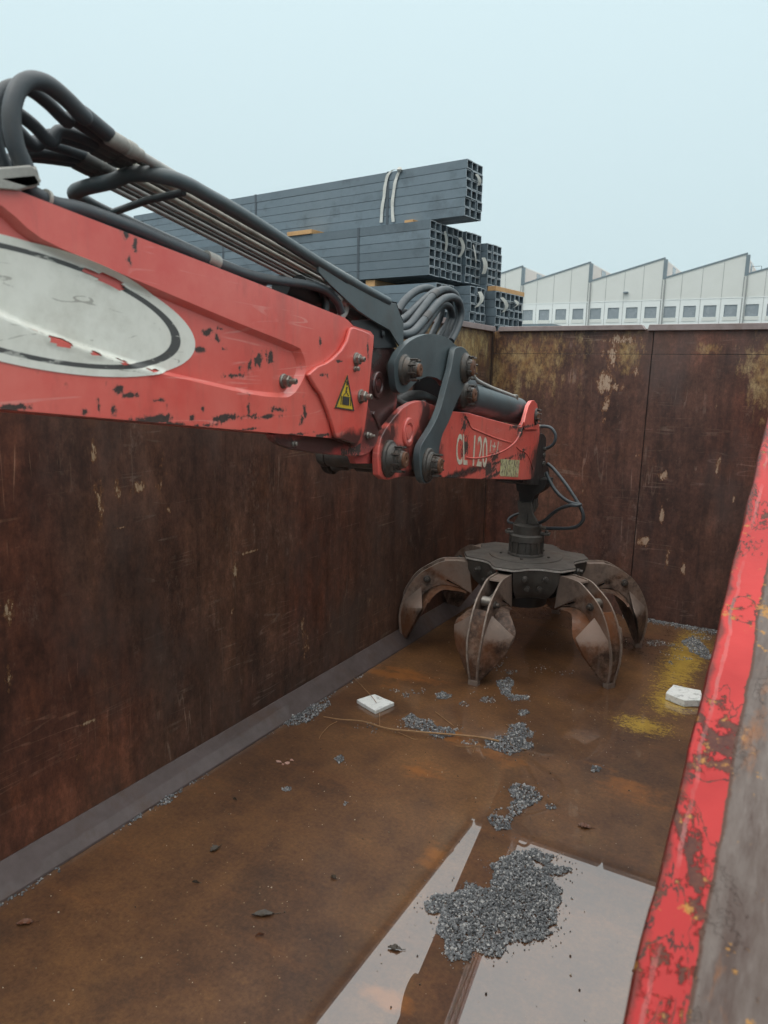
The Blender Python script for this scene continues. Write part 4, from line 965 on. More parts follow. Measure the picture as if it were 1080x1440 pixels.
# rotator above the plate
def rp(px, py): return at(px, py, y=GC.y)
zz = lambda py: at(739, py, y=GC.y).z
k = (GC+Vector((0, 0, .8))-EYE).dot(Fv)/FPX
bm = BM(); z0 = ZT+.009
add_lathe(bm, GC+Vector((0, 0, z0)), (0, 0, 1), [(25.5*k, 0), (25.5*k, .012), (25*k, .016), (22.3*k, .018), (22.3*k, zz(757)-z0-.014), (24.2*k, zz(757)-z0-.01), (24.2*k, zz(751)-z0), (23*k, zz(750)-z0), (20*k, zz(749)-z0), (20*k, zz(737)-z0), (17.5*k, zz(736)-z0), (12*k, zz(734)-z0)], 40)
rot_ = obj('rotator', bm, MT['hub'], gr, smooth=40)
for i in range(14):
    a = 2*math.pi*i/14; w = Vector((math.cos(a), math.sin(a), 0)); bm = BM()
    M = Matrix((w, Vector((-w.y, w.x, 0)), Vector((0, 0, 1)))).transposed().to_4x4(); M.translation = GC+w*22.2*k+Vector((0, 0, z0+.016))
    add_box(bm, (0, -.007, 0), (.011, .007, zz(757)-z0-.03), M); obj('rotator_rib', bm, MT['hub'], rot_, smooth=0)
for a, ln in ((R(-152), .16), (R(8), .17)):
    w = Vector((math.cos(a), math.sin(a), 0)); M = Matrix((w, Vector((-w.y, w.x, 0)), Vector((0, 0, 1)))).transposed().to_4x4(); M.translation = GC+Vector((0, 0, zz(748)))
    bm = BM(); add_box(bm, (.05, -.03, -.008), (ln, .03, .010), M); p = M @ Vector((ln-.025, 0, .0)); add_lathe(bm, p, (0, 0, 1), [(.016, 0), (.016, .024), (.008, .026)], 8); obj('rotator_ear', bm, MT['hub'], rot_, bevel=.004)
# clevis, joint block and hanger up to the arm tip
gy = GC.y
def gpl(name, pts, dy, th, mat, bev=.004):
    q = [at(a, b, y=gy-dy) for a, b in pts]; bm = BM(); add_prism(bm, q, (0, th, 0)); return obj(name, bm, mat, gr, bevel=bev)
gpl('clevis_plate', [(722, 737.5), (730, 722), (731, 706), (748, 707), (749, 722), (757, 738)], .062, .024, MT['hub'])
gpl('clevis_plate', [(722, 736), (730, 722), (731, 706), (748, 707), (749, 722), (757, 736)], -.050, .024, MT['hub'])
gpl('clevis_pin_plate', [(730.5, 722), (741.5, 722.5), (741.5, 733), (739, 737), (735.5, 738), (732, 735.5), (730.5, 730)], .072, .0098, MT['hub'], .003)
gpl('joint_block', [(727.5, 704), (730, 702.5), (747, 703), (748.8, 705), (748.5, 716), (745, 733), (733, 733), (728, 716)], .034, .07, MT['hub'])
gpl('hanger', [(729, 693), (731.5, 690), (732, 672), (755, 672), (754.5, 692), (750, 705), (730, 705)], .045, .09, MT['grease'])
gpl('hanger_collar', [(724, 672), (769, 674), (768, 684), (760, 692), (753, 696), (731, 692.5), (726.5, 690)], .075, .15, MT['grease'])
gpl('clevis_arm', [(748, 700), (754, 702), (754, 713), (750, 721), (748, 716)], .03, .05, MT['hub'])
def ghose(pts, r=.0125, fit=None, dy=0.0, name='rotator_hose'):
    q = spline([at(a, b, y=gy-dy-c) for a, b, c in pts], 6); bm = BM(); add_tube(bm, q, r, 10); h = obj(name, bm, MT['rubber'], gr, smooth=60)
    for a, b, rr3 in (fit or []):
        bm = BM(); i0, i1 = (0, 3) if a == 0 else (len(q)-4, len(q)-1); add_tube(bm, [q[i0], q[i1]], rr3, 12); obj('hose_fitting', bm, MT['steel'], h, smooth=40)
ghose([(770, 652, 0), (778, 659, .02), (789, 672, .05), (800, 687, .08), (812, 706, .10), (819, 720, .11), (820, 731, .10), (812, 740, .08), (798, 743, .06), (782, 743, .03), (758, 742.5, 0)], fit=[(1, 0, .016)])
ghose([(768, 664, .03), (773, 676, .04), (780, 688, .06), (789, 698, .09), (802, 706.5, .12), (816, 709.5, .14), (810, 710.8, .17), (800, 711, .16), (786, 716, .12), (775, 724, .08), (766, 732, .04), (756, 736, 0)])
ghose([(757, 600, 0), (766, 599.5, .01), (775, 602, .02), (781, 611, .02), (780, 621, .02), (774, 628, .01), (764, 632, 0)], .011, fit=[(0, 0, .014), (1, 0, .014)])
ghose([(734, 721, -.05), (724, 724, -.04), (716, 729, -.02), (715, 734, 0), (722, 736, .03)], .010)

# ------------------------------------------------------------------ tube stack
TD, TH, TWALL, TLEN = .124, .10, .009, 6.0
TA = R(-5.5)
e1 = Vector((math.cos(TA), math.sin(TA), 0)); e2 = Vector((-math.sin(TA), math.cos(TA), 0)); e3 = Vector((0, 0, 1))
dist = 8.3
c0 = ray(605, 308.5); c0 = EYE + c0*(dist/FPX)
def tube_mesh():
    bm = BM(); y0, y1, z0, z1 = .0025, TD-.0025, .0025, TH-.0025; w = TWALL
    def ringv(x, i): return [bm.verts.new(p) for p in ((x, y0+i, z0+i), (x, y1-i, z0+i), (x, y1-i, z1-i), (x, y0+i, z1-i))]
    o0, o1, i0, i1 = ringv(0, 0), ringv(-TLEN, 0), ringv(0, w), ringv(-TLEN, w)
    for i in range(4):
        j = (i+1) % 4
        bm.faces.new((o1[i], o1[j], o0[j], o0[i])); bm.faces.new((i0[i], i0[j], i1[j], i1[i]))
        f = bm.faces.new((o0[i], o0[j], i0[j], i0[i])); f.material_index = 1
        f = bm.faces.new((o1[j], o1[i], i1[i], i1[j])); f.material_index = 1
    bmesh.ops.recalc_face_normals(bm, faces=bm.faces)
    me = bpy.data.meshes.new('tube'); bm.to_mesh(me); bm.free(); me.materials.append(MT['tube_steel']); me.materials.append(MT['tube_cut']); return me
TUBE = tube_mesh()
rnd = random.Random(3)
GRP = 'bundles of square steel tubes'
def bundle(label, a, b, z, cols=3, rows=6, tags=(), straps=(-1.15, -3.4), td=TD):
    """front lower corner of the tube ends at c0 + a*e1 + b*e2, height z"""
    base = c0 + e1*a + e2*b; base.z = z
    t_ = thing('tube_bundle', label, 'steel tubes', tuple(base), GRP); t_.rotation_euler = (0, 0, TA)
    for r_ in range(rows):
        for c_ in range(cols):
            o = bpy.data.objects.new('tube', TUBE); COL.objects.link(o); o.parent = t_
            o.location = (rnd.uniform(-.016, .008), c_*TD, r_*TH); o.rotation_euler = (0, 0, rnd.uniform(-.0006, .0006))
    for sx in straps:
        bm = BM(); w = .016; H_ = rows*TH; D_ = cols*TD
        for lo, hi in (((sx-w, -.003, -.002), (sx+w, -.0005, H_+.002)), ((sx-w, D_+.0005, -.002), (sx+w, D_+.003, H_+.002)), ((sx-w, -.003, H_+.0005), (sx+w, D_+.003, H_+.003))): add_box(bm, lo, hi)
        me = bpy.data.meshes.new('strap'); bm.to_mesh(me); bm.free(); me.materials.append(MT['strap']); o = bpy.data.objects.new('strap', me); COL.objects.link(o); o.parent = t_
    # curled paper tags tied in the tube ends
    Mi = (Matrix.Translation(base) @ Matrix.Rotation(TA, 4, 'Z')).inverted()
    for (x0_, y0_, x1_, y1_, wd, curl) in tags:
        p0 = Mi @ at_plane(x0_, y0_, base, e1); p1 = Mi @ at_plane(x1_, y1_, base, e1)
        bm = BM(); prev = None
        for i in range(9):
            f = i/8; p = p0.lerp(p1, f); bul = math.sin(f*math.pi)
            off = Vector((.012+abs(curl)*bul*.035, curl*bul*.05, 0)); hw = wd*.55*(.8+.2*bul)
            cur = (bm.verts.new(p+off+Vector((0, -hw, 0))), bm.verts.new(p+off+Vector((.02*curl, hw, .012))))
            if prev: bm.faces.new((prev[0], prev[1], cur[1], cur[0]))
            prev = cur
        bmesh.ops.solidify(bm, geom=bm.faces[:], thickness=.001)
        me = bpy.data.meshes.new('paper_tag'); bm.to_mesh(me); bm.free(); me.materials.append(MT['paper']); o = bpy.data.objects.new('paper_tag', me); COL.objects.link(o); o.parent = t_
    return t_
zB = at_plane(604, 383, c0, e1).z; zB = c0.z-.6
zA = zB+.6+.048; zC = zB-.6-.085
aA = (at_plane(657, 231, c0+e2*.22, e2)-c0).dot(e1); aC = (at_plane(615, 395, c0, e2)-c0).dot(e1)
bundle('topmost bundle of blue-grey steel tubes with a white sling, jutting out to the right', aA, .22, zA, tags=[(668, 246, 671, 262, .05, .5)], straps=(-1.08, -3.3))
bundle('nearest bundle of steel tubes in the middle tier, white tag on its third column', 0, 0, zB, tags=[(624, 326, 625, 354, .045, .3)], straps=(-1.02, -3.4))
bundle('second bundle of steel tubes in the middle tier, behind the nearest one', -.01, .395, zB, tags=[(645, 335, 644, 362, .05, .8)])
bundle('third bundle of steel tubes in the middle tier, under the right batten end', .03, .79, zB, tags=[(665, 345, 669, 370, .05, -.6)])
bundle('farthest and lowest-set bundle of steel tubes in the middle tier', .12, 1.18, zB-.085, tags=[(678, 363, 678, 386, .085, .5)])
bundle('nearest bundle of steel tubes in the lower tier, behind the black hose loops', aC, 0, zC)
bundle('second bundle of steel tubes in the lower tier, one curled white tag', aC+.20, .43, zC, tags=[(672, 411, 667, 433, .06, .9)])
bundle('farthest wide bundle of steel tubes in the lower tier, above the rim joint', aC+.31, .86, zC-.02, cols=6, tags=[(703, 419, 705, 440, .05, 1.0), (722, 423, 721, 433, .04, .8)])
def batten(label, a0, a1, b, z, dep=.10, h=.055, along='e2', l=2.6):
    base = c0 + e1*a0 + e2*b; base.z = z
    bm = BM(); M = Matrix((e1, e2, e3)).transposed().to_4x4(); M.translation = base
    add_box(bm, (0, 0, 0), (a1-a0, l, h), M); o = obj('timber_batten', bm, MT['timber'], None, bevel=.003); tag(o, label, 'timber', 'timber battens between the tube bundles')
bat = (at_plane(405, 318, c0, e2)-c0).dot(e1)
batten('orange batten end in the gap left of the top tube bundle', bat, bat+.42, -.02, zB+.601, h=.052)
batten('orange batten sticking out past the third middle-tier bundle', -.42, -.30, .1, zB+.601, h=.047, l=1.50)
batten('orange batten lying on the farthest lower-tier bundle', aC+.18, aC+.29, .87, zC+.601-.02, h=.055, l=.80)
bal = (at_plane(512, 395, c0, e2)-c0).dot(e1)
batten('orange batten end low behind the hose loops', bal, bal+.14, .03, zC+.601, h=.075, l=1.2)
# steel rack under the lowest tier (below the wall top)
rk = thing('storage_rack', 'steel rack that carries the tube stack behind the container wall', 'rack', tuple((c0+e1*-.8+e2*.2).to_2d().to_3d()+Vector((0, 0, GZ))))
for a in (-.5, -2.6, -4.9):
    for b in (.1, 2.5):
        bm = BM(); p = c0+e1*a+e2*b; add_box(bm, (p.x-.06, p.y-.06, GZ), (p.x+.06, p.y+.06, zC-.14)); obj('post', bm, MT['fascia'], rk, smooth=0)
    bm = BM(); M = Matrix((e1, e2, e3)).transposed().to_4x4(); p = c0+e1*a; M.translation = Vector((p.x, p.y, zC-.14)); add_box(bm, (-.07, -.1, 0.001), (.07, 2.8, .117), M); obj('beam', bm, MT['fascia'], rk, smooth=0)
# white lifting sling over the top bundle
bA = c0+e1*aA+e2*.22
def onA(px, py, off=.012): return at_plane(px, py, bA-e2*off, e2)
bm = BM()
for pts_ in ([(561, 237.5), (553, 239), (546, 245), (542, 258), (540, 275), (537, 295), (536, 313)], [(563, 239), (559, 246), (556, 255), (553, 273), (551.5, 292), (553, 312)]):
    q = spline([onA(a, b, .012 if i else .02) for i, (a, b) in enumerate(pts_)], 5); prev = None
    for i, p in enumerate(q):
        w = .022; cur = (bm.verts.new(p-e1*w+e2*.004*math.sin(i)), bm.verts.new(p+e1*w))
        if prev: bm.faces.new((prev[0], prev[1], cur[1], cur[0]))
        prev = cur
bmesh.ops.solidify(bm, geom=bm.faces[:], thickness=.004)
kn = onA(562, 239, .02); add_lathe(bm, kn, (0, 0, 1), [(.02, -.02), (.035, 0), (.02, .03)], 10)
tag(obj('lifting_sling', bm, MT['sling'], None, smooth=60), 'white webbing sling hung over the topmost tube bundle', 'sling')

# ------------------------------------------------------------------ factory
YB = 90.0
fac = thing('factory_building', 'long pale factory hall with saw-tooth roof behind the container', 'building', (-20, YB, GZ))
BAY, XP0, ZP, ZV = 8.32, -33.15, 15.36, 13.2
xs_p = [XP0+BAY*(i-4) for i in range(12)]
prof = [(xs_p[0]-BAY, GZ)]
for i, xp in enumerate(xs_p): prof += [(xp-BAY+.25, ZV+.05), (xp, ZP), (xp+.02, ZV)]
prof += [(xs_p[-1]+.02, GZ)]
zband = 10.95
lower = [(prof[0][0], GZ), (prof[0][0], zband), (prof[-1][0], zband), (prof[-1][0], GZ)]
up = [(prof[0][0], zband+.002)] + prof[1:-1] + [(prof[-1][0], zband+.002)]
bm = BM(); add_prism(bm, [(x, YB, z) for x, z in up], (0, .3, 0)); obj('gable_wall', bm, MT['precast'], fac, smooth=0)
# lower band with window openings
wx = [(at(a, 440, y=YB).x, at(b, 440, y=YB).x) for a, b in ((735, 749), (1049.5, 1067.5))]
win = []
pitch = BAY/4
x_first = wx[0][0]
for i in range(-12, 26):
    x0 = x_first+pitch*i
    if x0 < prof[0][0]+.5 or x0+1.3 > prof[-1][0]-.4: continue
    win.append(x0)
zw0, zw1 = 8.98, 10.22
bm = BM(); cur = prof[0][0]
for x0 in win:
    add_box(bm, (cur, YB, zw0), (x0, YB+.3, zw1)); cur = x0+1.30
add_box(bm, (cur, YB, zw0), (prof[-1][0], YB+.3, zw1))
add_box(bm, (prof[0][0], YB, zw1), (prof[-1][0], YB+.3, zband)); add_box(bm, (prof[0][0], YB, GZ), (prof[-1][0], YB+.3, zw0))
obj('wall', bm, MT['precast_low'], fac, smooth=0)
for x0 in win:
    bm = BM(); 
    add_box(bm, (x0+.002, YB+.04, zw0+.002), (x0+.06, YB+.14, zw1-.002)); add_box(bm, (x0+1.24, YB+.04, zw0+.002), (x0+1.298, YB+.14, zw1-.002)); add_box(bm, (x0+.06, YB+.04, zw1-.062), (x0+1.24, YB+.14, zw1-.002)); add_box(bm, (x0+.06, YB+.04, zw0+.002), (x0+1.24, YB+.14, zw0+.062))
    f = obj('window', bm, MT['fascia'], fac, smooth=0)
    bm = BM(); add_box(bm, (x0+.062, YB+.08, zw0+.064), (x0+1.238, YB+.10, zw1-.064)); obj('pane', bm, MT['glass'], f, smooth=0)
    bm = BM(); add_box(bm, (x0-.1, YB-.05, zw0-.42), (x0+1.4, YB-.002, zw0-.02)); obj('sill_panel', bm, MT['precast'], f, smooth=0)
# vertical joints, one heavier joint per bay, a horizontal string joint
bm = BM()
for i in range(-16, 34):
    x = XP0+pitch*i
    if not prof[0][0]+.2 < x < prof[-1][0]-.2: continue
    fr = ((x-XP0) % BAY)/BAY; zt = ZV+.05+(ZP-ZV)*fr-.12 if fr > .01 else ZV-.1
    add_box(bm, (x-.022-(.03 if fr < .01 else 0), YB-.012, 6.0), (x+.022+(.03 if fr < .01 else 0), YB-.001, zt))
obj('panel_joint', bm, MT['seam'], fac, smooth=0)
bm = BM(); add_box(bm, (prof[0][0], YB-.03, zband-.05), (prof[-1][0], YB-.013, zband+.05)); obj('string_course', bm, MT['precast_low'], fac, smooth=0)
# flashing along the slopes and at each step; shed roofs and their glazed steps run back from the facade
DEP = 34
for i, xp in enumerate(xs_p):
    a, b = (xp-BAY+.25, ZV+.05), (xp, ZP); d = Vector((b[0]-a[0], 0, b[1]-a[1])).normalized(); nrm = Vector((-d.z, 0, d.x))
    bm = BM(); pa, pb = Vector((a[0], YB-.06, a[1])), Vector((b[0], YB-.06, b[1]))
    add_prism(bm, [pa, pb+d*.12, pb+d*.12+nrm*.17, pa+nrm*.17], (0, .36, 0)); obj('roof_flashing', bm, MT['fascia'], fac, smooth=0)
    bm = BM(); add_prism(bm, [(a[0]+.1, YB+.31, a[1]+.02), (b[0], YB+.31, b[1]+.02), (b[0], YB+.31, b[1]+.14), (a[0]+.1, YB+.31, a[1]+.14)], (0, DEP, 0)); obj('roof', bm, MT['roofing'], fac, smooth=0)
    bm = BM(); add_box(bm, (xp-.02, YB-.05, ZV-.03), (xp+.36, YB+.32, ZP-.05)); obj('step_trim', bm, MT['fascia'], fac, smooth=0)
    bm = BM(); add_box(bm, (xp-.08, YB+.33, ZV-.1), (xp+.02, YB+DEP, ZP)); o = obj('roof_light', bm, MT['cladding'], fac, smooth=0)
    bm = BM()
    for j in range(4): add_box(bm, (xp+.021, YB+5.5+8*j, ZV+.1), (xp+.05, YB+7.5+8*j, ZP-.1))
    obj('glazing_strip', bm, MT['glass'], o, smooth=0)
for xp in xs_p:
    if prof[0][0]+.5 < xp < prof[-1][0]-.5:
        bm = BM(); add_tube(bm, [(xp+.30, YB-.14, ZV-.1), (xp+.30, YB-.14, GZ)], .075, 8); obj('downpipe', bm, MT['seam'], fac, smooth=60)
bm = BM(); p = at(880, 412, y=YB-.15); add_lathe(bm, p-Vector((0, 0, .1)), (0, 0, 1), [(.05, 0), (.32, .12), (.3, .2), (.05, .28)], 14); add_box(bm, (p.x-.05, YB-.2, p.z-.06), (p.x+.05, YB-.001, p.z+.06)); obj('wall_lamp', bm, MT['fascia'], fac)
p0, p1 = at(724, 453.5, y=YB-8), at(777, 455, y=YB-8)
lean = thing('low_shed', 'low shed with a flat blue-grey roof before the factory hall', 'shed', (p1.x-4, YB-8, GZ))
bm = BM(); add_box(bm, (p1.x-14, YB-8, p1.z-.25), (p1.x, YB-4, p1.z)); obj('roof', bm, MT['fascia'], lean, smooth=0)
bm = BM(); add_box(bm, (p1.x-13.8, YB-7.8, GZ), (p1.x-.2, YB-4.2, p1.z-.252)); obj('wall', bm, MT['precast_low'], lean, smooth=0)
p = at(1062, 382, y=YB+6)
bm = BM()
for dx in (-.4, .6): add_tube(bm, [(p.x+dx, YB+6, ZV), (p.x+dx, YB+6, ZV+1.7)], .03, 6)
add_tube(bm, [(p.x-.4, YB+6, ZV+1.7), (p.x+.6, YB+6, ZV+1.7)], .03, 6); obj('roof_railing', bm, MT['fascia'], fac, smooth=60)

# ------------------------------------------------------------------ debris on the floor
def chip(bm, c, r, rn):
    M = Matrix.Rotation(rn.uniform(0, 6.3), 3, 'Z') @ Matrix.Rotation(rn.uniform(0, 6.3), 3, 'X')
    vs = [bm.verts.new(Vector(c)+M @ (Vector(d)*r*rn.uniform(.55, 1.25))) for d in ((1, 0, 0), (-1, 0, 0), (0, 1, 0), (0, -1, 0), (0, 0, .8), (0, 0, -.8))]
    for a, b, c_ in ((0, 2, 4), (2, 1, 4), (1, 3, 4), (3, 0, 4), (2, 0, 5), (1, 2, 5), (3, 1, 5), (0, 3, 5)): bm.faces.new((vs[a], vs[b], vs[c_]))
rn = random.Random(11)
def pile(poly, label, dens=1.0, r=.0054, lay=2, name='granulate_pile', rag=1.0):
    pf = [fl(a, b) for a, b in poly]; xs_ = [p.x for p in pf]; ys_ = [p.y for p in pf]
    p2 = [(p.x, p.y) for p in pf]; bm = BM(); area = abs(sum(p2[i-1][0]*p2[i][1]-p2[i][0]*p2[i-1][1] for i in range(len(p2))))/2
    nchip = min(11000, int(area*dens*16000*(.0062/r)**2)); done = tries = 0
    while done < nchip and tries < nchip*20:
        tries += 1
        x, y = rn.uniform(min(xs_)-.03, max(xs_)+.03), rn.uniform(min(ys_)-.03, max(ys_)+.03)
        ed = dist_poly((x, y), p2); ins = inside((x, y), p2); nz = MN.noise(Vector((x*22, y*22, 3)))*.022*rag
        sd = (ed if ins else -ed)+nz
        if sd < 0: continue
        if MN.noise(Vector((x*9, y*9, 8))) < -.50*rag and sd < .06: continue
        hgt = min(.014, .003+sd*.2)*lay/2*(.7+.6*abs(MN.noise(Vector((x*14, y*14, 1)))))
        rr_ = r*rn.choice((.45, .7, .85, 1, 1.1, 1.5))*rn.uniform(.8, 1.2); chip(bm, (x, y, rr_*.55+rn.random()**1.5*hgt), rr_, rn); done += 1
    for q in range(int(nchip*.03)):
        x, y = rn.choice(p2); a = rn.uniform(0, 6.3); d = abs(rn.gauss(0, .03)); rr_ = r*rn.uniform(.4, .9)
        chip(bm, (x+math.cos(a)*d, y+math.sin(a)*d, rr_*.5), rr_, rn)
    o = obj(name, bm, MT['granulate'], None, smooth=0); tag(o, label, 'granulate', 'heaps of grey granulate on the container floor'); return o
pile([(592, 1277), (607, 1262), (628, 1260), (650, 1252), (655, 1240), (665, 1247), (690, 1247), (695, 1228), (692, 1215), (720, 1200), (750, 1195), (782, 1205), (770, 1214), (802, 1222), (788, 1230), (770, 1232), (787, 1250), (787, 1270), (785, 1285), (782, 1305), (765, 1322), (750, 1320), (740, 1327), (720, 1322), (712, 1335), (705, 1345), (685, 1342), (668, 1340), (655, 1350), (635, 1352), (627, 1340), (625, 1322), (615, 1310), (617, 1290)], 'largest heap of grey granulate, in the wet foreground', 2.2, .0048)
pile([(714, 1110), (728, 1102), (745, 1106), (755, 1112), (770, 1118), (752, 1130), (738, 1135), (735, 1145), (722, 1150), (716, 1166), (698, 1168), (685, 1152), (697, 1140), (712, 1138), (722, 1125)], 'hooked granulate heap just above the bright water reflections', 1.1)
pile([(716, 1020), (738, 1017), (748, 1030), (749, 1052), (730, 1058), (715, 1062), (700, 1056), (682, 1052), (684, 1040), (700, 1036), (712, 1034)], 'granulate heap at the thick end of the dry branch', 1.1)
pile([(563, 1012), (578, 1004), (592, 1012), (610, 1014), (612, 1022), (645, 1026), (640, 1036), (612, 1040), (600, 1032), (588, 1026), (570, 1022)], 'granulate heap lying behind the middle of the branch', 1.0)
pile([(395, 1018), (410, 1002), (440, 990), (458, 990), (464, 986), (462, 994), (450, 1002), (440, 1014), (420, 1020), (405, 1022)], 'loose granulate heap against the left wall foot', .9)
pile([(698, 958), (716, 953), (724, 960), (718, 970), (722, 980), (740, 978), (742, 984), (720, 986), (706, 978)], 'granulate heap right of the front left tine tip', 1.0)
pile([(958, 902), (975, 896), (985, 902), (997, 916), (1000, 930), (985, 925), (970, 916)], 'granulate heap on the yellow floor marking', 1.0)
pile([(470, 1068), (478, 1063), (486, 1066), (485, 1073), (474, 1074)], 'small round granulate heap left of the branch', 1.2)
pile([(612, 976), (625, 973), (635, 978), (628, 984), (614, 983)], 'small granulate heap left of the front tine tip', 1.1)
pile([(729, 1000), (738, 998), (745, 1002), (738, 1007), (730, 1006)], 'small granulate heap above the branch end heap', 1.1)
pile([(828, 1082), (836, 1077), (848, 1080), (840, 1085), (834, 1087)], 'small granulate heap alone on the right floor', 1.1)
pile([(216, 1130), (222, 1122), (240, 1112), (246, 1120), (240, 1130), (225, 1134)], 'larger granulate clump along the left wall foot', 1.0)
pile([(182, 1155), (190, 1144), (200, 1143), (200, 1150), (190, 1156)], 'smaller granulate clump along the left wall foot', 1.0)
# long thin rows of crumbs and loose single granules: nobody could count them
bm = BM()
def crumbs(a, b, n, w, r=.0055):
    a, b = fl(*a), fl(*b); d = (b-a); nrm = Vector((-d.y, d.x, 0)).normalized()
    for i in range(n):
        t = rn.random(); p = a+d*t+nrm*rn.gauss(0, w)*(.4+abs(MN.noise(Vector((t*14, 0, 2))))*2); rr_ = r*rn.uniform(.5, 1.3); chip(bm, (p.x, p.y, rr_*.5+rn.random()*.004), rr_, rn)
def scatter(cx, cy, rx, ry, n, r=.0055):
    for i in range(n):
        a = rn.uniform(0, 6.3); d = math.sqrt(rn.random()); x, y = cx+rx*d*math.cos(a), cy+ry*d*math.sin(a); p = fl(x, y)
        if MN.noise(Vector((p.x*7, p.y*7, 5))) < -.05: continue
        rr_ = r*rn.uniform(.5, 1.3); chip(bm, (p.x, p.y, rr_*.5), rr_, rn)
for i in range(900):
    y = rn.uniform(.9, 4.0); 
    if MN.noise(Vector((y*3.1, 2.2, 0))) + .15 < rn.random()*.8: continue
    rr_ = .005*rn.uniform(.5, 1.3); chip(bm, (XL+.106+abs(rn.gauss(0, .011)), y, rr_*.5+rn.random()*.004), rr_, rn)
for i in range(1500):
    x = rn.uniform(-1.25, -.15); rr_ = .006*rn.uniform(.5, 1.3); chip(bm, (x, YF-.012-abs(rn.gauss(0, .05))*(1+.6*MN.noise(Vector((x*4, 1, 1)))), rr_*.5+rn.random()*.008), rr_, rn)
for q in ((675, 978, 14, 6, 120), (690, 985, 18, 4, 90), (655, 990, 10, 4, 50), (720, 945, 10, 4, 40), (705, 940, 12, 5, 30), (570, 978, 6, 4, 40), (590, 972, 14, 4, 40), (555, 972, 8, 3, 20), (700, 935, 40, 12, 60), (780, 942, 30, 10, 60),
          (930, 905, 20, 6, 160), (945, 915, 18, 8, 120), (985, 895, 18, 8, 200), (965, 925, 22, 4, 60), (948, 932, 8, 3, 60), (403, 1110, 7, 3, 60), (487, 1131, 4, 3, 40), (497, 1317, 4, 3, 30), (540, 1030, 20, 4, 50), (775, 1135, 8, 4, 40), (660, 1045, 12, 4, 40), (545, 1022, 60, 6, 40)): scatter(*q)
tag(obj('granulate_crumbs', bm, MT['granulate'], None, smooth=0), 'loose grey granules strewn along the wall foot and floor', kind='stuff')
bm = BM()
for i in range(1200):
    x, y = rn.uniform(XL+.15, -.2), rn.uniform(.5, 5.8); rr_ = rn.choice((.001, .0014, .0018, .0022, .003, .004))*rn.uniform(.7, 1.3); chip(bm, (x, y, rr_*.5), rr_, rn)
tag(obj('floor_grit', bm, MT['grit'], None, smooth=0), 'fine pale and dark grit strewn over the wet rusty floor', kind='stuff')
# foam pieces
def slab(poly, th, label, bulge=0):
    q = [fl(a, b) for a, b in poly]; bm = BM(); c = sum(q, Vector())/len(q)
    pts_ = []
    for i in range(len(q)):
        a, b = q[i], q[(i+1) % len(q)]
        for k_ in range(4): 
            t = k_/4; p = a.lerp(b, t); p += (c-p)*rn.uniform(-.02, .03); pts_.append(p+Vector((0, 0, .002)))
    add_prism(bm, pts_, (0, 0, th)); o = obj('foam_piece', bm, MT['foam'], None, bevel=.004); tag(o, label, 'foam'); return o
slab([(501, 989), (527, 981), (554, 993), (528, 1005)], .022, 'flat white speckled foam square left of the grapple tip')
slab([(935, 984), (946, 972), (984, 980), (988, 994), (962, 995)], .045, 'thick white foam block beside the red rail')
# dry branch
br = thing('dry_branch', 'long thin dry branch lying across the floor', 'branch', tuple(fl(690, 1042)))
main = spline([fl(a, b)+Vector((0, 0, h)) for a, b, h in ((455, 1010, .01), (478, 1016, .02), (510, 1020, .025), (545, 1029, .02), (590, 1035, .025), (640, 1038, .02), (678, 1042, .02), (702, 1046, .015))], 6)
bm = BM(); add_tube(bm, main, [.0026+.0045*i/len(main) for i in range(len(main))], 7); obj('stem', bm, MT['bark'], br, smooth=60)
for tw in (((474, 1016), (463, 1022), (452, 1034), (449, 1040)), ((560, 1031), (580, 1040), (588, 1041)), ((495, 952), (510, 972), (526, 990), (533, 1000), (534, 1024)), ((660, 1040), (668, 1048), (665, 1060)), ((612, 1002), (625, 1012), (638, 1022)),
           ((640, 1050), (655, 1052), (675, 1049)), ((712, 1020), (722, 1030), (718, 1048), (740, 1056)), ((690, 1043), (708, 1038), (722, 1026))):
    bm = BM(); q = spline([fl(a, b)+Vector((0, 0, .006 if not (a in (510, 526)) else .03)) for a, b in tw], 5); add_tube(bm, q, [.0018]*len(q), 6); obj('twig', bm, MT['bark'], br, smooth=60)
# leaves and scraps
def leaf(px, py, l, w, ang, mat, label, lobes=0):
    c = fl(px, py); bm = BM(); pts_ = []
    for i in range(17):
        t = i/16; s_ = math.sin(t*math.pi)**.8*w*(1+(.35*math.sin(t*25) if lobes else 0)); pts_.append((t*l-l/2, s_))
    ou = [Vector((x, y, .004+.012*(abs(y)/max(w, 1e-6))*rn.uniform(.4, 1))) for x, y in pts_] ; lo = [Vector((x, -y, .004+.006*rn.random())) for x, y in pts_[1:-1]][::-1]
    M = Matrix.Translation(c) @ Matrix.Rotation(ang, 4, 'Z'); mid2 = [bm.verts.new(M @ Vector((x, 0, .003))) for x, y in pts_]
    U_ = [bm.verts.new(M @ p) for p in ou]; D_ = [bm.verts.new(M @ Vector((x, -y, .005+.008*rn.random()))) for x, y in pts_]
    for i in range(16):
        bm.faces.new((mid2[i], mid2[i+1], U_[i+1], U_[i])); bm.faces.new((mid2[i+1], mid2[i], D_[i], D_[i+1]))
    add_tube(bm, [M @ Vector((l/2-.002, 0, .003)), M @ Vector((l*.78, .004, .004))], .0012, 5)
    tag(obj('dead_leaf', bm, MT[mat], None, smooth=60), label, 'leaf', 'dead leaves on the container floor')
leaf(370, 1287, .085, .014, R(35), 'leaf_dark', 'largest dark pointed leaf lying on the lower left floor')
leaf(302, 1195, .05, .016, R(80), 'leaf_dark', 'dark lobed leaf on the left floor', 1)
leaf(35, 1299, .06, .014, R(40), 'leaf_red', 'red-brown leaf near the lower left corner')
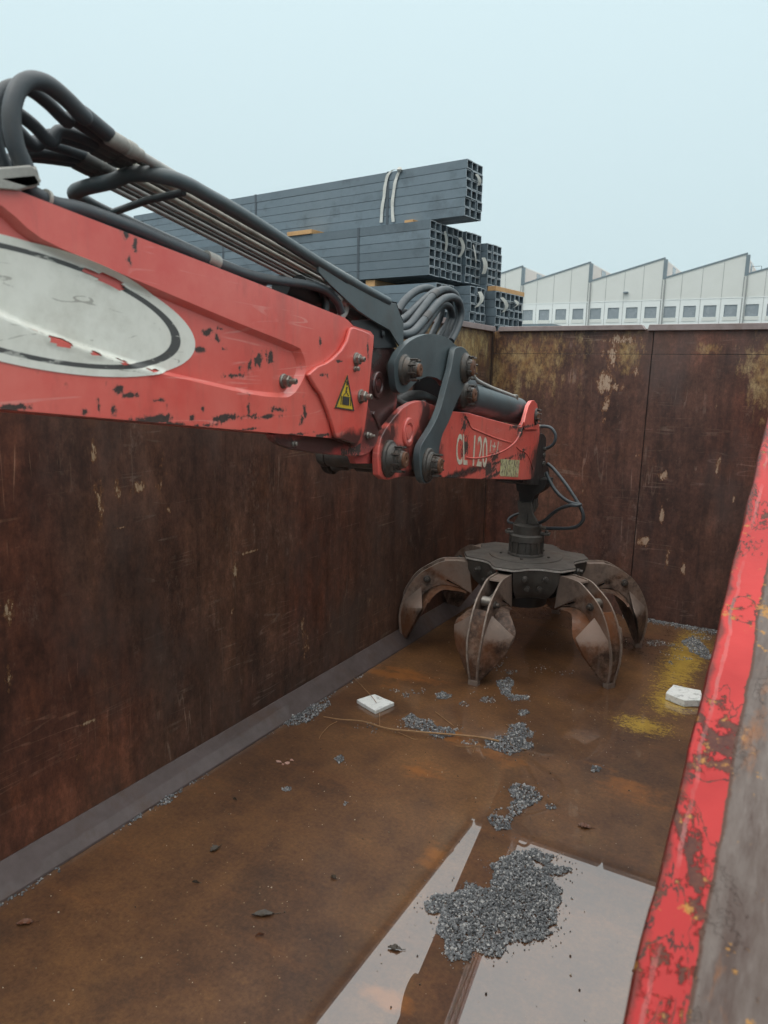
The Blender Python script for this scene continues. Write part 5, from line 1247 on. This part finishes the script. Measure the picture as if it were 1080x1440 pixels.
leaf(469, 1235, .03, .008, R(-10), 'leaf_dark', 'small dark leaf with a long stalk left of the bright reflection')
leaf(822, 1163, .06, .017, R(10), 'leaf_red', 'curled brown leaf above the right water reflection', 1)
leaf(330, 1125, .02, .004, R(5), 'leaf_dark', 'tiny dark leaf nearest the left wall foot')
leaf(275, 1242, .03, .004, R(20), 'leaf_dark', 'narrow dark leaf right of the left clumps')
leaf(365, 1317, .03, .003, R(50), 'leaf_red', 'thin red-brown leaf under the largest dark leaf')
leaf(555, 1335, .05, .011, R(20), 'leaf_dark', 'dark leaf lying in the narrow bright reflection')
bm = BM()
for a, b, s_ in ((392, 1072, .016), (404, 1074, .02), (410, 1070, .012), (398, 1076, .01)):
    c = fl(a, b); add_prism(bm, [c+Vector((math.cos(k_*1.05)*s_*rn.uniform(.5, 1.2), math.sin(k_*1.05)*s_*rn.uniform(.4, .9), .003)) for k_ in range(6)], (0, 0, .004))
tag(obj('paint_flake', bm, MT['scrap'], None, smooth=0), 'pale pink paint flakes on the floor left of the small round heap', 'paint flake')

# ------------------------------------------------------------------ camera, light, sky, air
cd = bpy.data.cameras.new('camera'); co = bpy.data.objects.new('camera', cd); COL.objects.link(co)
cd.sensor_fit = 'VERTICAL'; cd.sensor_height = 36; cd.sensor_width = 27; cd.lens = 36*FPX/1440; cd.clip_start = .02; cd.clip_end = 2000
M = Matrix((Rv, Uv, -Fv)).transposed().to_4x4(); M.translation = EYE; co.matrix_world = M
cd.dof.use_dof = True; cd.dof.focus_distance = 4.5; cd.dof.aperture_fstop = 6.0
sc.camera = co
SUN_EL, SUN_AZ = R(58), R(200)
ld = bpy.data.lights.new('sun', 'SUN'); ld.energy = .6; ld.angle = R(30); ld.color = (1, .97, .93)
lo = bpy.data.objects.new('sun', ld); COL.objects.link(lo)
sd = Vector((math.sin(SUN_AZ)*math.cos(SUN_EL), math.cos(SUN_AZ)*math.cos(SUN_EL), math.sin(SUN_EL)))
lo.rotation_euler = sd.to_track_quat('Z', 'Y').to_euler(); lo.location = (0, -5, 30)
w = bpy.data.worlds.new('World'); sc.world = w; w.use_nodes = True; nt = w.node_tree
bg = nt.nodes['Background']; sky = nt.nodes.new('ShaderNodeTexSky'); sky.sky_type = 'NISHITA'; sky.sun_disc = False
sky.sun_elevation = SUN_EL; sky.sun_rotation = SUN_AZ; sky.dust_density = 4; sky.air_density = 1.5
tc = nt.nodes.new('ShaderNodeTexCoord'); sx = nt.nodes.new('ShaderNodeSeparateXYZ'); nt.links.new(tc.outputs['Generated'], sx.inputs[0])
rp_ = nt.nodes.new('ShaderNodeValToRGB'); nt.links.new(sx.outputs[2], rp_.inputs[0]); el = rp_.color_ramp.elements
K = 1/30.0
el[0].position = 0.0; el[0].color = (5.6*K, 6.9*K, 7.3*K, 1)
el[1].position = 1.0; el[1].color = (27*K, 27.3*K, 26.6*K, 1)
for p, c in ((.10, (5.7, 7.1, 7.5)), (.42, (6.7, 8.3, 8.7)), (.62, (18.5, 19.4, 19.4))):
    e_ = el.new(p); e_.color = (*[v*K for v in c], 1)
sc_n = nt.nodes.new('ShaderNodeVectorMath'); sc_n.operation = 'SCALE'; nt.links.new(rp_.outputs[0], sc_n.inputs[0]); sc_n.inputs['Scale'].default_value = 1/K
mx = nt.nodes.new('ShaderNodeMix'); mx.data_type = 'RGBA'; mx.inputs[0].default_value = .92
nt.links.new(sky.outputs[0], mx.inputs[6]); nt.links.new(sc_n.outputs[0], mx.inputs[7]); nt.links.new(mx.outputs[2], bg.inputs[0]); bg.inputs[1].default_value = .10
# misty air
HAZE = True
if HAZE:
    bm = BM(); add_box(bm, (-180, -160, GZ-1.6), (160, 180, 22))
    hz = NT('mist'); hz.t.nodes.remove(hz.b); pv = hz.n('ShaderNodeVolumePrincipled'); pv.inputs['Color'].default_value = (.86, .93, .95, 1); pv.inputs['Density'].default_value = .0006; pv.inputs['Anisotropy'].default_value = .3
    hz.t.links.new(pv.outputs[0], hz.out.inputs['Volume'])
    tag(obj('haze', bm, hz.m, None, smooth=0), 'thin pale mist over the yard', kind='stuff')
sc.view_settings.view_transform = 'Standard'; sc.view_settings.look = 'None'; sc.view_settings.exposure = .15; sc.view_settings.gamma = 1
sc.cycles.use_denoising = True; sc.cycles.max_bounces = 6; sc.cycles.volume_bounces = 0
